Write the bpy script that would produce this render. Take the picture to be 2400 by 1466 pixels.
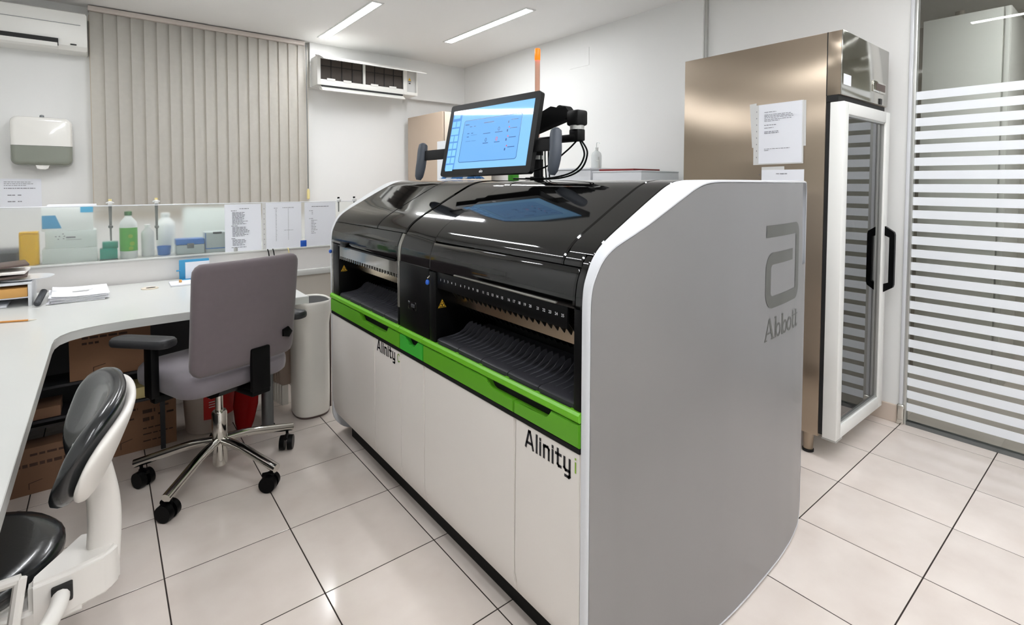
import bpy, bmesh, math, random
from mathutils import Matrix, Vector
random.seed(7)
for o in list(bpy.data.objects): bpy.data.objects.remove(o)
S = bpy.context.scene
COL = S.collection
PI = math.pi

# ------------------------------------------------------------------ camera
CAM_H = 1.3344
cam_d = bpy.data.cameras.new('camera'); cam = bpy.data.objects.new('camera', cam_d); COL.objects.link(cam)
cam_d.sensor_width = 36.0; cam_d.sensor_fit = 'HORIZONTAL'
cam_d.lens = 1207.99 / 2400 * 36
cam_d.shift_x = (1200 - 1219.1) / 2400
cam_d.shift_y = (472.9 - 733) / 2400
cam_d.clip_start = 0.02
yaw, pit, roll = 0.6808, 0.0367, 0.0034
Fv = Vector((math.sin(yaw)*math.cos(pit), math.cos(yaw)*math.cos(pit), -math.sin(pit)))
Rv = Vector((math.cos(yaw), -math.sin(yaw), 0)); Uv = Rv.cross(Fv)
Rv, Uv = math.cos(roll)*Rv + math.sin(roll)*Uv, math.cos(roll)*Uv - math.sin(roll)*Rv
cam.matrix_world = Matrix(((Rv.x, Uv.x, -Fv.x, 0), (Rv.y, Uv.y, -Fv.y, 0), (Rv.z, Uv.z, -Fv.z, CAM_H), (0, 0, 0, 1)))
S.camera = cam
# ------------------------------------------------------------------ world, exposure
W = bpy.data.worlds.new('world'); S.world = W; W.use_nodes = True
W.node_tree.nodes['Background'].inputs[0].default_value = (0.9, 0.95, 1, 1)
W.node_tree.nodes['Background'].inputs[1].default_value = 0.3
S.view_settings.view_transform = 'Standard'; S.view_settings.look = 'None'
S.view_settings.gamma = 1.0; S.view_settings.use_curve_mapping = False
S.view_settings.exposure = 0.72
LAMP = 34.0           # emission of the linear ceiling lamps

# ------------------------------------------------------------------ materials
def lin(c):
    return tuple(((v/255)/12.92 if v/255 <= 0.04045 else (((v/255)+0.055)/1.055)**2.4) for v in c)
MATS = {}
def mat(name, col, rough=0.5, metal=0.0, var=0.0, vscale=8.0, bump=0.0, bscale=60.0, stretch=None,
        emit=None, estr=0.0, trans=0.0, ior=1.5, coat=0.0, alpha=1.0, sheen=0.0, spec=0.5, sss=0.0):
    m = bpy.data.materials.new(name); m.use_nodes = True; nt = m.node_tree; N = nt.nodes; L = nt.links
    p = N['Principled BSDF']; c = lin(col) + (1,)
    p.inputs['Base Color'].default_value = c; p.inputs['Roughness'].default_value = rough
    p.inputs['Metallic'].default_value = metal; p.inputs['IOR'].default_value = ior
    p.inputs['Transmission Weight'].default_value = trans; p.inputs['Coat Weight'].default_value = coat
    p.inputs['Coat Roughness'].default_value = 0.05; p.inputs['Alpha'].default_value = alpha
    p.inputs['Specular IOR Level'].default_value = spec
    if sheen: p.inputs['Sheen Weight'].default_value = sheen
    if emit:
        p.inputs['Emission Color'].default_value = lin(emit) + (1,); p.inputs['Emission Strength'].default_value = estr
    tc = None
    if var or bump:
        tc = N.new('ShaderNodeTexCoord'); mp = N.new('ShaderNodeMapping'); L.new(tc.outputs['Object'], mp.inputs[0])
        if stretch: mp.inputs['Scale'].default_value = stretch
    if var:
        n = N.new('ShaderNodeTexNoise'); n.inputs['Scale'].default_value = vscale; n.inputs['Detail'].default_value = 4
        L.new(mp.outputs[0], n.inputs['Vector'])
        mx = N.new('ShaderNodeMix'); mx.data_type = 'RGBA'
        mx.inputs[6].default_value = tuple(max(0, v*(1-var)) for v in c[:3]) + (1,)
        mx.inputs[7].default_value = tuple(min(1, v*(1+var)) for v in c[:3]) + (1,)
        L.new(n.outputs['Fac'], mx.inputs[0]); L.new(mx.outputs[2], p.inputs['Base Color'])
    if bump:
        n2 = N.new('ShaderNodeTexNoise'); n2.inputs['Scale'].default_value = bscale; n2.inputs['Detail'].default_value = 3
        L.new(mp.outputs[0], n2.inputs['Vector'])
        b = N.new('ShaderNodeBump'); b.inputs['Strength'].default_value = bump; b.inputs['Distance'].default_value = 0.004
        L.new(n2.outputs['Fac'], b.inputs['Height']); L.new(b.outputs[0], p.inputs['Normal'])
    MATS[name] = m
    return m
def pane_mat(name, tint, ior, refl_rough=0.0):
    """clear sheet glass: fresnel mix of see-through and mirror"""
    m = bpy.data.materials.new(name); m.use_nodes = True; nt = m.node_tree; N = nt.nodes; L = nt.links
    N.remove(N['Principled BSDF']); out = N['Material Output']
    t = N.new('ShaderNodeBsdfTransparent'); t.inputs[0].default_value = lin(tint) + (1,)
    g = N.new('ShaderNodeBsdfGlossy'); g.inputs['Roughness'].default_value = refl_rough
    f = N.new('ShaderNodeFresnel'); f.inputs[0].default_value = ior
    mx = N.new('ShaderNodeMixShader'); L.new(f.outputs[0], mx.inputs[0]); L.new(t.outputs[0], mx.inputs[1]); L.new(g.outputs[0], mx.inputs[2])
    L.new(mx.outputs[0], out.inputs[0]); MATS[name] = m
    return m
mat('wall_paint', (236, 236, 234), 0.55, var=0.02, vscale=1.5, bump=0.05, bscale=220)
mat('wall_beige', (214, 208, 198), 0.6, var=0.03, vscale=2, bump=0.05, bscale=200)
mat('ceiling_paint', (246, 245, 243), 0.6, var=0.02, vscale=1.2, bump=0.03, bscale=200)
mat('grout', (44, 33, 27), 0.8, var=0.2, vscale=20)
def tile_mat():
    m = mat('tile_glaze', (222, 213, 205), 0.13, spec=0.5, coat=0.15)
    nt = m.node_tree; N = nt.nodes; L = nt.links; p = N['Principled BSDF']
    oi = N.new('ShaderNodeObjectInfo'); tc = N.new('ShaderNodeTexCoord')
    ad = N.new('ShaderNodeVectorMath'); ad.operation = 'ADD'; sc = N.new('ShaderNodeVectorMath'); sc.operation = 'SCALE'
    L.new(oi.outputs['Location'], sc.inputs[0]); sc.inputs['Scale'].default_value = 3.7
    L.new(tc.outputs['Object'], ad.inputs[0]); L.new(sc.outputs[0], ad.inputs[1])
    n = N.new('ShaderNodeTexNoise'); n.inputs['Scale'].default_value = 5; n.inputs['Detail'].default_value = 6
    L.new(ad.outputs[0], n.inputs['Vector'])
    r = N.new('ShaderNodeValToRGB'); r.color_ramp.elements[0].position = 0.3; r.color_ramp.elements[1].position = 0.75
    r.color_ramp.elements[0].color = lin((224, 212, 203)) + (1,); r.color_ramp.elements[1].color = lin((239, 229, 221)) + (1,)
    L.new(n.outputs['Fac'], r.inputs[0])
    hs = N.new('ShaderNodeHueSaturation'); mr = N.new('ShaderNodeMapRange'); mr.inputs[3].default_value = 0.96; mr.inputs[4].default_value = 1.03
    L.new(oi.outputs['Random'], mr.inputs[0]); L.new(mr.outputs[0], hs.inputs['Value']); L.new(r.outputs[0], hs.inputs['Color'])
    L.new(hs.outputs[0], p.inputs['Base Color'])
tile_mat()
mat('skirting', (214, 198, 184), 0.3, var=0.05)
mat('laminate', (210, 211, 207), 0.22, var=0.02, vscale=3)
mat('laminate_edge', (206, 203, 194), 0.3)
mat('marble_white', (228, 225, 222), 0.3, var=0.05, vscale=7)
mat('white_shell', (222, 224, 228), 0.28, coat=0.2)
mat('silver_panel', (149, 148, 148), 0.36, 0.45, var=0.015, vscale=2)
mat('logo_grey', (96, 96, 91), 0.35, 0.3)
mat('door_white', (238, 233, 227), 0.35, var=0.01)
mat('gloss_black', (6, 6, 6), 0.04, spec=0.45, coat=0.12)
mat('satin_black', (7, 7, 8), 0.38, spec=0.14)
mat('matte_black', (8, 8, 9), 0.7, spec=0.3)
mat('tray_grey', (50, 50, 55), 0.4)
mat('fin_grey', (92, 92, 98), 0.35)
mat('tray_dark', (30, 30, 33), 0.4)
mat('smoked_clear', (150, 148, 142), 0.08, 0.6)
mat('reflection_metal', (205, 188, 165), 0.22, 1.0)
mat('green_rail', (112, 192, 36), 0.35)
mat('green_drawer', (96, 168, 36), 0.38)
mat('green_bright', (64, 178, 58), 0.38)
mat('ink_black', (18, 18, 26), 0.5)
mat('ink_grey', (128, 128, 134), 0.6)
mat('ink_green', (140, 180, 60), 0.5)
mat('ink_white', (226, 228, 230), 0.5)
mat('warning_yellow', (228, 182, 50), 0.45)
mat('blue_plastic', (38, 92, 190), 0.35)
mat('chrome', (210, 208, 202), 0.08, 1.0)
mat('steel_grey', (126, 130, 132), 0.35, 0.8)
mat('stainless', (164, 150, 134), 0.30, 1.0, var=0.04, vscale=3, bump=0.03, bscale=1.6, stretch=(1, 0.6, 1.6))
def brushed():
    m = MATS['stainless']; N = m.node_tree.nodes; L = m.node_tree.links; p = N['Principled BSDF']
    tg = N.new('ShaderNodeTangent'); tg.direction_type = 'RADIAL'; tg.axis = 'Z'
    p.inputs['Anisotropic'].default_value = 0.95; p.inputs['Anisotropic Rotation'].default_value = 0.0
    L.new(tg.outputs[0], p.inputs['Tangent'])
brushed()
mat('stainless_front', (188, 186, 178), 0.12, 1.0, bump=0.02, bscale=5)
mat('aluminium', (196, 197, 194), 0.35, 0.7)
mat('fridge_white', (238, 238, 234), 0.35)
mat('fridge_liner', (226, 232, 228), 0.4)
mat('wire_white', (222, 224, 222), 0.4)
mat('film_white', (246, 250, 255), 0.45)
mat('upholstery', (106, 96, 99), 0.9, var=0.06, vscale=40, bump=0.12, bscale=900, sheen=0.3)
mat('upholstery_seat', (122, 115, 121), 0.9, var=0.06, vscale=40, bump=0.12, bscale=900, sheen=0.3)
mat('arm_pad', (44, 44, 46), 0.42, spec=0.35)
mat('vinyl_black', (24, 26, 28), 0.22, bump=0.05, bscale=160, coat=0.25)
mat('stool_plastic', (232, 228, 222), 0.35)
mat('cardboard', (138, 102, 76), 0.8, var=0.08, vscale=14, bump=0.04, bscale=200)
mat('cardboard_dark', (122, 90, 68), 0.8, var=0.08, vscale=14)
mat('box_print', (70, 48, 38), 0.8)
mat('rack_dark', (38, 38, 42), 0.5, 0.2)
mat('dark_grey', (58, 60, 64), 0.6)
mat('paper', (236, 238, 244), 0.7)
mat('paper_white', (248, 248, 252), 0.7)
mat('paper_warm', (238, 232, 226), 0.7)
mat('sleeve', (214, 214, 212), 0.25)
mat('taupe_cabinet', (192, 172, 152), 0.45, var=0.02)
mat('cream', (222, 210, 192), 0.45)
mat('cabinet_pale', (226, 224, 218), 0.45)
mat('cord_cream', (230, 214, 150), 0.5)
mat('blind_fabric', (238, 234, 226), 0.85, var=0.04, vscale=30, bump=0.1, bscale=700)
mat('blind_rail', (206, 196, 188), 0.4)
mat('ac_white', (240, 239, 234), 0.3)
mat('filter_dark', (66, 58, 52), 0.6, var=0.15, vscale=60)
mat('slot_black', (18, 18, 18), 0.6)
mat('dispenser_white', (240, 238, 232), 0.18, coat=0.3)
mat('dispenser_smoke', (158, 162, 150), 0.15, trans=0.25, ior=1.45)
mat('heater_enamel', (246, 243, 234), 0.2, coat=0.4)
mat('heater_fin', (176, 158, 144), 0.4)
mat('plastic_yellow', (246, 194, 14), 0.4)
mat('plastic_teal', (24, 150, 128), 0.35)
mat('label_green', (84, 172, 60), 0.4)
mat('cap_green', (46, 104, 50), 0.45)
mat('white_plastic', (236, 240, 238), 0.35)
mat('box_pale', (222, 230, 226), 0.6)
mat('box_blue', (62, 150, 196), 0.5)
mat('cyan_label', (70, 184, 232), 0.5)
mat('bluebox_lid', (60, 120, 196), 0.35)
mat('bluebox_body', (188, 200, 200), 0.35)
mat('orange_card', (214, 162, 92), 0.7)
mat('red_label', (206, 34, 30), 0.5)
mat('bin_white', (214, 200, 190), 0.45)
mat('red_film', (150, 14, 16), 0.2, trans=0.35, ior=1.2)
mat('cloth_blue', (70, 132, 196), 0.9, bump=0.2, bscale=300)
mat('cloth_white', (216, 228, 240), 0.9, bump=0.2, bscale=300)
mat('pencil_wood', (206, 140, 66), 0.5)
mat('brown_binder', (92, 76, 70), 0.45)
mat('pipette_grey', (122, 124, 122), 0.4)
mat('bottle_clear', (240, 244, 244), 0.2, trans=0.4, ior=1.2)
mat('grip_slate', (66, 72, 82), 0.5)
mat('bezel_black', (10, 10, 10), 0.42, spec=0.25)
mat('lamp_body', (226, 226, 224), 0.4)
mat('led', (255, 255, 255), 0.5, emit=(250, 252, 255), estr=LAMP)
mat('amber_lens', (255, 120, 10), 0.2, emit=(255, 96, 4), estr=0.85)
mat('stack_tube', (240, 190, 165), 0.12, trans=0.35, ior=1.3)  # peach tint puts the amber reflections into the clear tube's colour
mat('screen_base', (70, 110, 150), 0.04, emit=(140, 202, 248), estr=0.52)
mat('screen_panel', (60, 100, 145), 0.04, emit=(124, 186, 246), estr=0.50)
mat('screen_tile', (80, 130, 180), 0.04, emit=(140, 204, 253), estr=0.52)
mat('screen_side', (50, 90, 150), 0.04, emit=(104, 162, 226), estr=0.46)
mat('screen_line', (30, 70, 130), 0.2, emit=(36, 84, 146), estr=0.22)
mat('screen_red', (200, 60, 80), 0.2, emit=(200, 60, 80), estr=0.4)
mat('door_wood', (90, 60, 36), 0.6)
mat('folder_red', (130, 40, 38), 0.6)
pane_mat('pane_clear', (249, 251, 249), 1.45)
pane_mat('pane_fridge', (222, 232, 228), 4.0)
def frosted():
    m = bpy.data.materials.new('pane_frosted'); m.use_nodes = True; nt = m.node_tree; N = nt.nodes; L = nt.links
    p = N['Principled BSDF']; p.inputs['Base Color'].default_value = lin((250, 252, 250)) + (1,)
    p.inputs['Roughness'].default_value = 0.27; p.inputs['Transmission Weight'].default_value = 1.0; p.inputs['IOR'].default_value = 1.22
    d = N.new('ShaderNodeBsdfDiffuse'); d.inputs[0].default_value = lin((244, 246, 242)) + (1,)
    mx = N.new('ShaderNodeMixShader'); mx.inputs[0].default_value = 0.05
    L.new(p.outputs[0], mx.inputs[1]); L.new(d.outputs[0], mx.inputs[2]); L.new(mx.outputs[0], N['Material Output'].inputs[0])
    MATS['pane_frosted'] = m
frosted()

# ------------------------------------------------------------------ mesh helpers
MW = {}
def finish(bm, smooth=True, ang=35):
    me = bpy.data.meshes.new('m')
    bmesh.ops.recalc_face_normals(bm, faces=bm.faces[:])
    bm.to_mesh(me); bm.free()
    if smooth:
        me.polygons.foreach_set('use_smooth', [True]*len(me.polygons))
        me.set_sharp_from_angle(angle=math.radians(ang))
    return me
def tag(o, label=None, cat=None, group=None, kind=None):
    if label: o['label'] = label
    if cat: o['category'] = cat
    if group: o['group'] = group
    if kind: o['kind'] = kind
    return o
def thing(name, label, cat, loc=(0, 0, 0), rz=0.0, group=None, kind=None):
    o = bpy.data.objects.new(name, None); COL.objects.link(o); o.empty_display_size = 0.1
    o.location = loc; o.rotation_euler = (0, 0, rz)
    MW[o] = Matrix.Translation(loc) @ Matrix.Rotation(rz, 4, 'Z')
    return tag(o, label, cat, group, kind)
def obj(name, bm, m, parent=None, local=False, label=None, smooth=True, ang=35, kind=None):
    """a mesh part; coordinates of bm are world unless local"""
    me = bm if isinstance(bm, bpy.types.Mesh) else None
    if me is None:
        if parent is not None and not local: bm.transform(MW[parent].inverted())
        me = finish(bm, smooth, ang)
    if m is not None and not me.materials:
        me.materials.append(MATS[m])
    o = bpy.data.objects.new(name, me); COL.objects.link(o)
    if parent is not None: o.parent = parent; MW[o] = MW[parent]
    if label: o['label'] = label
    if kind: o['kind'] = kind
    return o
def solo(name, bm, m, label, cat, group=None, kind=None, smooth=True, ang=35):
    """a top-level thing that is a single mesh, origin at its base"""
    xs = [v.co for v in bm.verts]
    lo = Vector((min(v.x for v in xs), min(v.y for v in xs), min(v.z for v in xs)))
    hi = Vector((max(v.x for v in xs), max(v.y for v in xs), max(v.z for v in xs)))
    base = Vector(((lo.x+hi.x)/2, (lo.y+hi.y)/2, lo.z))
    bm.transform(Matrix.Translation(-base)); me = finish(bm, smooth, ang); me.materials.append(MATS[m])
    o = bpy.data.objects.new(name, me); COL.objects.link(o); o.location = base; MW[o] = Matrix.Translation(base)
    return tag(o, label, cat, group, kind)
def struct(name, bm, m, label=None):
    o = solo(name, bm, m, label, None, kind='structure', smooth=False); return o
def copy_tree(o, parent=None):
    c = o.copy(); COL.objects.link(c)
    if parent is not None: c.parent = parent
    for ch in list(o.children): copy_tree(ch, c)
    return c
def B(): return bmesh.new()
def box(bm, x0, x1, y0, y1, z0, z1, bev=0.0, seg=2, M=None):
    r = bmesh.ops.create_cube(bm, size=1.0); vs = r['verts']
    for v in vs:
        v.co = Vector(((x0+x1)/2 + v.co.x*(x1-x0), (y0+y1)/2 + v.co.y*(y1-y0), (z0+z1)/2 + v.co.z*(z1-z0)))
    if bev > 0:
        es = {e for v in vs for e in v.link_edges}
        r = bmesh.ops.bevel(bm, geom=list(es), offset=bev, segments=seg, affect='EDGES', profile=0.5)
        vs = list({v for f in r['faces'] for v in f.verts} | {v for v in vs if v.is_valid})
        # collect whole island
        vs = island(vs)
    if M is not None: bmesh.ops.transform(bm, matrix=M, verts=vs)
    return vs
def island(vs):
    seen = set(vs); st = list(vs)
    while st:
        v = st.pop()
        for e in v.link_edges:
            w = e.other_vert(v)
            if w not in seen: seen.add(w); st.append(w)
    return list(seen)
def cyl(bm, p0, p1, r0, r1=None, n=20, caps=True):
    p0 = Vector(p0); p1 = Vector(p1); r1 = r0 if r1 is None else r1
    d = (p1-p0).normalized(); a = d.orthogonal().normalized(); b = d.cross(a)
    A = [bm.verts.new(p0 + (a*math.cos(t)+b*math.sin(t))*r0) for t in [2*PI*i/n for i in range(n)]]
    C = [bm.verts.new(p1 + (a*math.cos(t)+b*math.sin(t))*r1) for t in [2*PI*i/n for i in range(n)]]
    for i in range(n): bm.faces.new((A[i], A[(i+1) % n], C[(i+1) % n], C[i]))
    if caps: bm.faces.new(A[::-1]); bm.faces.new(C)
    return A + C
def tube(bm, pts, r, n=8, rs=None):
    pts = [Vector(p) for p in pts]; rings = []
    up = None
    for i, p in enumerate(pts):
        d = (pts[min(i+1, len(pts)-1)] - pts[max(i-1, 0)]).normalized()
        if up is None: up = d.orthogonal().normalized()
        a = (up - d*up.dot(d)).normalized(); up = a; b = d.cross(a); rr = rs[i] if rs else r
        rings.append([bm.verts.new(p + (a*math.cos(t)+b*math.sin(t))*rr) for t in [2*PI*k/n for k in range(n)]])
    for A, C in zip(rings, rings[1:]):
        for k in range(n): bm.faces.new((A[k], A[(k+1) % n], C[(k+1) % n], C[k]))
    bm.faces.new(rings[0][::-1]); bm.faces.new(rings[-1])
def spline(pts, n=8):
    pts = [Vector(p) for p in pts]; out = []
    for i in range(len(pts)-1):
        p0 = pts[max(i-1, 0)]; p1 = pts[i]; p2 = pts[i+1]; p3 = pts[min(i+2, len(pts)-1)]
        for k in range(n):
            t = k/n
            out.append(0.5*((2*p1) + (p2-p0)*t + (2*p0-5*p1+4*p2-p3)*t*t + (3*p1-p0-3*p2+p3)*t**3))
    out.append(pts[-1]); return out
def lathe(bm, prof, c=(0, 0, 0), n=24, sx=1.0, sy=1.0):
    rings = []
    for r, z in prof:
        rings.append([bm.verts.new((c[0]+sx*r*math.cos(2*PI*k/n), c[1]+sy*r*math.sin(2*PI*k/n), c[2]+z)) for k in range(n)])
    for A, C in zip(rings, rings[1:]):
        for k in range(n): bm.faces.new((A[k], A[(k+1) % n], C[(k+1) % n], C[k]))
    bm.faces.new(rings[0][::-1]); bm.faces.new(rings[-1])
def prism(bm, poly, f0, f1):
    """poly of 2-D points; f0, f1 map (a, b) to 3-D for the two caps"""
    A = [bm.verts.new(f0(*p)) for p in poly]; C = [bm.verts.new(f1(*p)) for p in poly]; n = len(poly)
    for i in range(n): bm.faces.new((A[i], A[(i+1) % n], C[(i+1) % n], C[i]))
    bm.faces.new(A[::-1]); bm.faces.new(C)
def rrect(w, h, r, n=5, cx=0, cy=0):
    out = []
    for sx, sy, a0 in ((1, 1, 0), (-1, 1, 90), (-1, -1, 180), (1, -1, 270)):
        for k in range(n+1):
            a = math.radians(a0 + 90*k/n); out.append((cx + sx*(w/2-r) + r*math.cos(a), cy + sy*(h/2-r) + r*math.sin(a)))
    return out
def quad(bm, a, b, c, d): bm.faces.new([bm.verts.new(p) for p in (a, b, c, d)])
def frame_mat(o, ax, ay):
    """4x4 with local x->ax, y->ay, z->normal at origin o"""
    ax = Vector(ax).normalized(); ay = Vector(ay).normalized(); az = ax.cross(ay)
    return Matrix(((ax.x, ay.x, az.x, o[0]), (ax.y, ay.y, az.y, o[1]), (ax.z, ay.z, az.z, o[2]), (0, 0, 0, 1)))
def stroke(bm, pts, w, M, z=0.0, n=1):
    """flat ribbon along 2-D polyline"""
    for (x0, y0), (x1, y1) in zip(pts, pts[1:]):
        L = math.hypot(x1-x0, y1-y0)
        if L < 1e-6: continue
        dx, dy = (x1-x0)/L, (y1-y0)/L; e = w/2*0.98
        a0 = (x0-dx*e, y0-dy*e); a1 = (x1+dx*e, y1+dy*e); px, py = -dy*w/2, dx*w/2
        quad(bm, *[M @ Vector((p[0], p[1], z)) for p in ((a0[0]+px, a0[1]+py), (a0[0]-px, a0[1]-py), (a1[0]-px, a1[1]-py), (a1[0]+px, a1[1]+py))])
def rect(bm, x0, x1, y0, y1, M, z=0.0):
    quad(bm, *[M @ Vector((x, y, z)) for x, y in ((x0, y0), (x1, y0), (x1, y1), (x0, y1))])
def text_into(bm, s, size, M, align='CENTER', bold=0.0):
    cu = bpy.data.curves.new('t', 'FONT'); cu.body = s; cu.size = size; cu.align_x = align; cu.align_y = 'CENTER'; cu.offset = bold; cu.resolution_u = 3
    o = bpy.data.objects.new('t', cu); COL.objects.link(o)
    me = bpy.data.meshes.new_from_object(o.evaluated_get(bpy.context.evaluated_depsgraph_get()))
    me.transform(M); bm.from_mesh(me); bpy.data.meshes.remove(me); bpy.data.objects.remove(o); bpy.data.curves.remove(cu)
def print_lines(bm, M, x0, x1, y1, rows, step, h, ragged=0.6, seed=1, words=True):
    rnd = random.Random(seed); y = y1
    for _ in range(rows):
        xe = x0 + (x1-x0)*(1-ragged*rnd.random()); x = x0
        while x < xe:
            wl = rnd.uniform(0.006, 0.022) if words else xe-x0
            rect(bm, x, min(x+wl, xe), y, y+h, M); x += wl + 0.003
        y -= step

# =================================================================== THE ROOM
CEIL = 2.70; XR = 3.43; YB = 5.33; XL = -1.15; YF = -2.0
T = 0.40; GX = 0.1343; GY = 1.2581
b = B(); box(b, XL-0.1, 5.7, YF-0.1, YB+0.1, -0.06, -0.0011)
floor = struct('floor', b, 'grout', 'beige glazed ceramic tile floor with dark grout')
tb = B(); box(tb, -T/2+0.0021, T/2-0.0021, -T/2+0.0021, T/2-0.0021, -0.010, 0.0, bev=0.0005, seg=1)
tile_me = finish(tb); tile_me.materials.append(MATS['tile_glaze'])
ix0 = math.floor((XL-GX)/T); ix1 = math.ceil((XR+0.05-GX)/T); iy0 = math.floor((-0.3-GY)/T); iy1 = math.ceil((YB-GY)/T)
for i in range(ix0, ix1):
    for j in range(iy0, iy1):
        cx = GX+(i+0.5)*T; cy = GY+(j+0.5)*T
        o = bpy.data.objects.new('tile', tile_me); COL.objects.link(o); o.parent = floor
        o.location = Vector((cx, cy, 0)) - floor.location
b = B(); box(b, XL-0.1, 5.7, YF-0.1, -0.3-0.36+0.02, -0.012, -0.0005)
o = obj('floor_field', b, 'tile_glaze', floor)
b = B(); box(b, XR+0.07, 5.7, -0.6, 2.9, -0.012, -0.0003)
obj('floor_field', b, 'tile_glaze', floor)
b = B(); box(b, XL-0.1, 5.7, YF-0.1, YB+0.1, CEIL, CEIL+0.08); struct('ceiling', b, 'ceiling_paint', 'white painted ceiling with recessed linear lamps')
b = B(); box(b, XL-0.1, 5.7, YB, YB+0.1, 0, CEIL); struct('wall_back', b, 'wall_paint', 'white back wall behind blinds and air conditioners')
b = B(); box(b, XL-0.1, XL, YF, YB, 0, CEIL); struct('wall_left', b, 'wall_paint', 'white wall left of the bench')
b = B(); box(b, XL, 5.7, YF-0.1, YF, 0, CEIL); struct('wall_front', b, 'wall_paint', 'white wall behind the viewer')
b = B(); box(b, 3.39, 3.5, 2.095, YB, 0, CEIL); struct('wall_right', b, 'wall_paint', 'white right wall behind the analyser')
b = B(); box(b, XR, XR+0.07, 0.868, 2.10, 0, CEIL); struct('wall_pier', b, 'wall_paint', 'white wall pier behind the refrigerator')
b = B(); box(b, 3.405, XR, 2.075, 2.095, 0, CEIL); struct('trim_1', b, 'aluminium', 'grey vertical joint strip on the right wall')
b = B(); box(b, XR-0.012, XR, 0.875, 2.07, 0, 0.10, bev=0.003); struct('baseboard_right', b, 'skirting', 'beige tile skirting beside the refrigerator')
b = B(); box(b, XR-0.022, XR+0.012, 0.842, 0.876, 0, 0.112, bev=0.008, seg=3); struct('trim_2', b, 'chrome', 'short polished steel corner guard at the skirting end')
b = B(); box(b, 1.60, 3.39, 5.25, YB, 2.262, CEIL); struct('wall_bulkhead', b, 'wall_paint', 'white boxed bulkhead carrying the open air conditioner')
b = B(); box(b, 5.6, 5.7, YF, YB, 0, CEIL); struct('wall_far', b, 'wall_beige', 'dim wall of the next room')
b = B(); box(b, 3.5, 5.6, 2.9, 3.0, 0, CEIL); struct('wall_next', b, 'wall_beige', 'dim end wall of the next room')

# low partition wall with ledge
b = B(); box(b, XL, 2.1, 3.74, 3.86, 0, 0.872); lw = struct('wall_low', b, 'marble_white', 'half-height white partition behind the bench')
b = B(); box(b, XL, 2.1, 3.725, 4.22, 0.872, 0.884, bev=0.003); obj('ledge', b, 'laminate', lw)
b = B(); box(b, 0.99, 2.1, 3.70, 3.74, 0.686, 0.727, bev=0.006); obj('cable_duct', b, 'laminate', lw)
b = B(); box(b, 0.84, 2.1, 3.732, 3.74, 0.0, 0.684); obj('lower_panel', b, 'wall_beige', lw)

# glazed partition with striped film
win = thing('window_1', 'floor-to-ceiling glass partition with white frosted stripes', None, (3.45, -0.5, 0), kind='structure')
b = B(); box(b, 3.444, 3.452, YF, 0.838, 0.02, CEIL); obj('pane', b, 'pane_clear', win)
b = B(); box(b, 3.43, 3.466, 0.836, 0.852, 0, CEIL, bev=0.002); obj('frame', b, 'aluminium', win)
b = B(); box(b, 3.422, 3.474, 0.852, 0.868, 0, CEIL, bev=0.002); obj('frame', b, 'white_shell', win)
b = B(); box(b, 3.43, 3.466, YF, 0.836, 0, 0.02); obj('floor_rail', b, 'steel_grey', win)
sb = B(); box(sb, -0.0006, 0.0006, -1.418, 1.418, -0.0222, 0.0222); sme = finish(sb, False); sme.materials.append(MATS['film_white'])
for k in range(26):
    zc = 1.834-0.0222-0.07135*k
    if zc < 0.04: break
    o = bpy.data.objects.new('film_stripe', sme); COL.objects.link(o); o.parent = win
    o.location = Vector((3.4428, -0.582, zc)) - win.location
# access panel in right wall
b = B(); box(b, 3.3865, 3.39, 3.215, 3.46, 2.385, 2.545, bev=0.001, seg=1)
solo('access_panel', b, 'wall_paint', 'flush white access panel high on the right wall', 'panel')

# =================================================================== CEILING LAMPS
def lamp(x, y0, y1, label):
    t = thing('ceiling_light', label, 'ceiling light', (x, (y0+y1)/2, CEIL-0.012), group='linear ceiling lamps')
    b = B()
    w = 0.072/2
    box(b, x-w-0.014, x-w, y0-0.02, y1+0.02, CEIL-0.006, CEIL); box(b, x+w, x+w+0.014, y0-0.02, y1+0.02, CEIL-0.006, CEIL)
    box(b, x-w, x+w, y0-0.02, y0, CEIL-0.006, CEIL); box(b, x-w, x+w, y1, y1+0.02, CEIL-0.006, CEIL)
    obj('trim_frame', b, 'lamp_body', t)
    b = B(); box(b, x-w, x+w, y0, y1, CEIL-0.004, CEIL-0.001); obj('diffuser', b, 'led', t)
lamp(1.648, 3.77, 5.0, 'lit linear ceiling lamp nearest the window blinds')
lamp(2.640, 3.15, 4.38, 'lit linear ceiling lamp above the right wall, right of the other')
lamp(1.165, -0.20, 1.03, 'linear ceiling lamp mirrored in the glass partition')
lamp(2.40, -0.30, 0.93, 'unseen fill lamp added above the refrigerator aisle')  # added out of view to light the wall pier, fridge door and film
lamp(0.45, 2.95, 4.18, 'unseen fill lamp added above the office chair')  # unseen fill, placed to brighten the blinds and back wall
lamp(-0.35, 2.60, 3.83, 'linear ceiling lamp above the paper stack')
lamp(0.10, -0.50, 0.73, 'unseen fill lamp added above the near end of the bench')  # extra fill out of view: lifts the doors, floor and silver side
lamp(2.40, -1.6, -0.37, 'linear ceiling lamp at the back of the room by the glass')
lamp(3.85, -0.75, 0.48, 'unseen fill lamp added in the next room behind the glass')  # put in to brighten the next room; no such lamp is seen
lamp(0.0, -1.6, -0.37, 'linear ceiling lamp at the back of the room by the bench')

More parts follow.
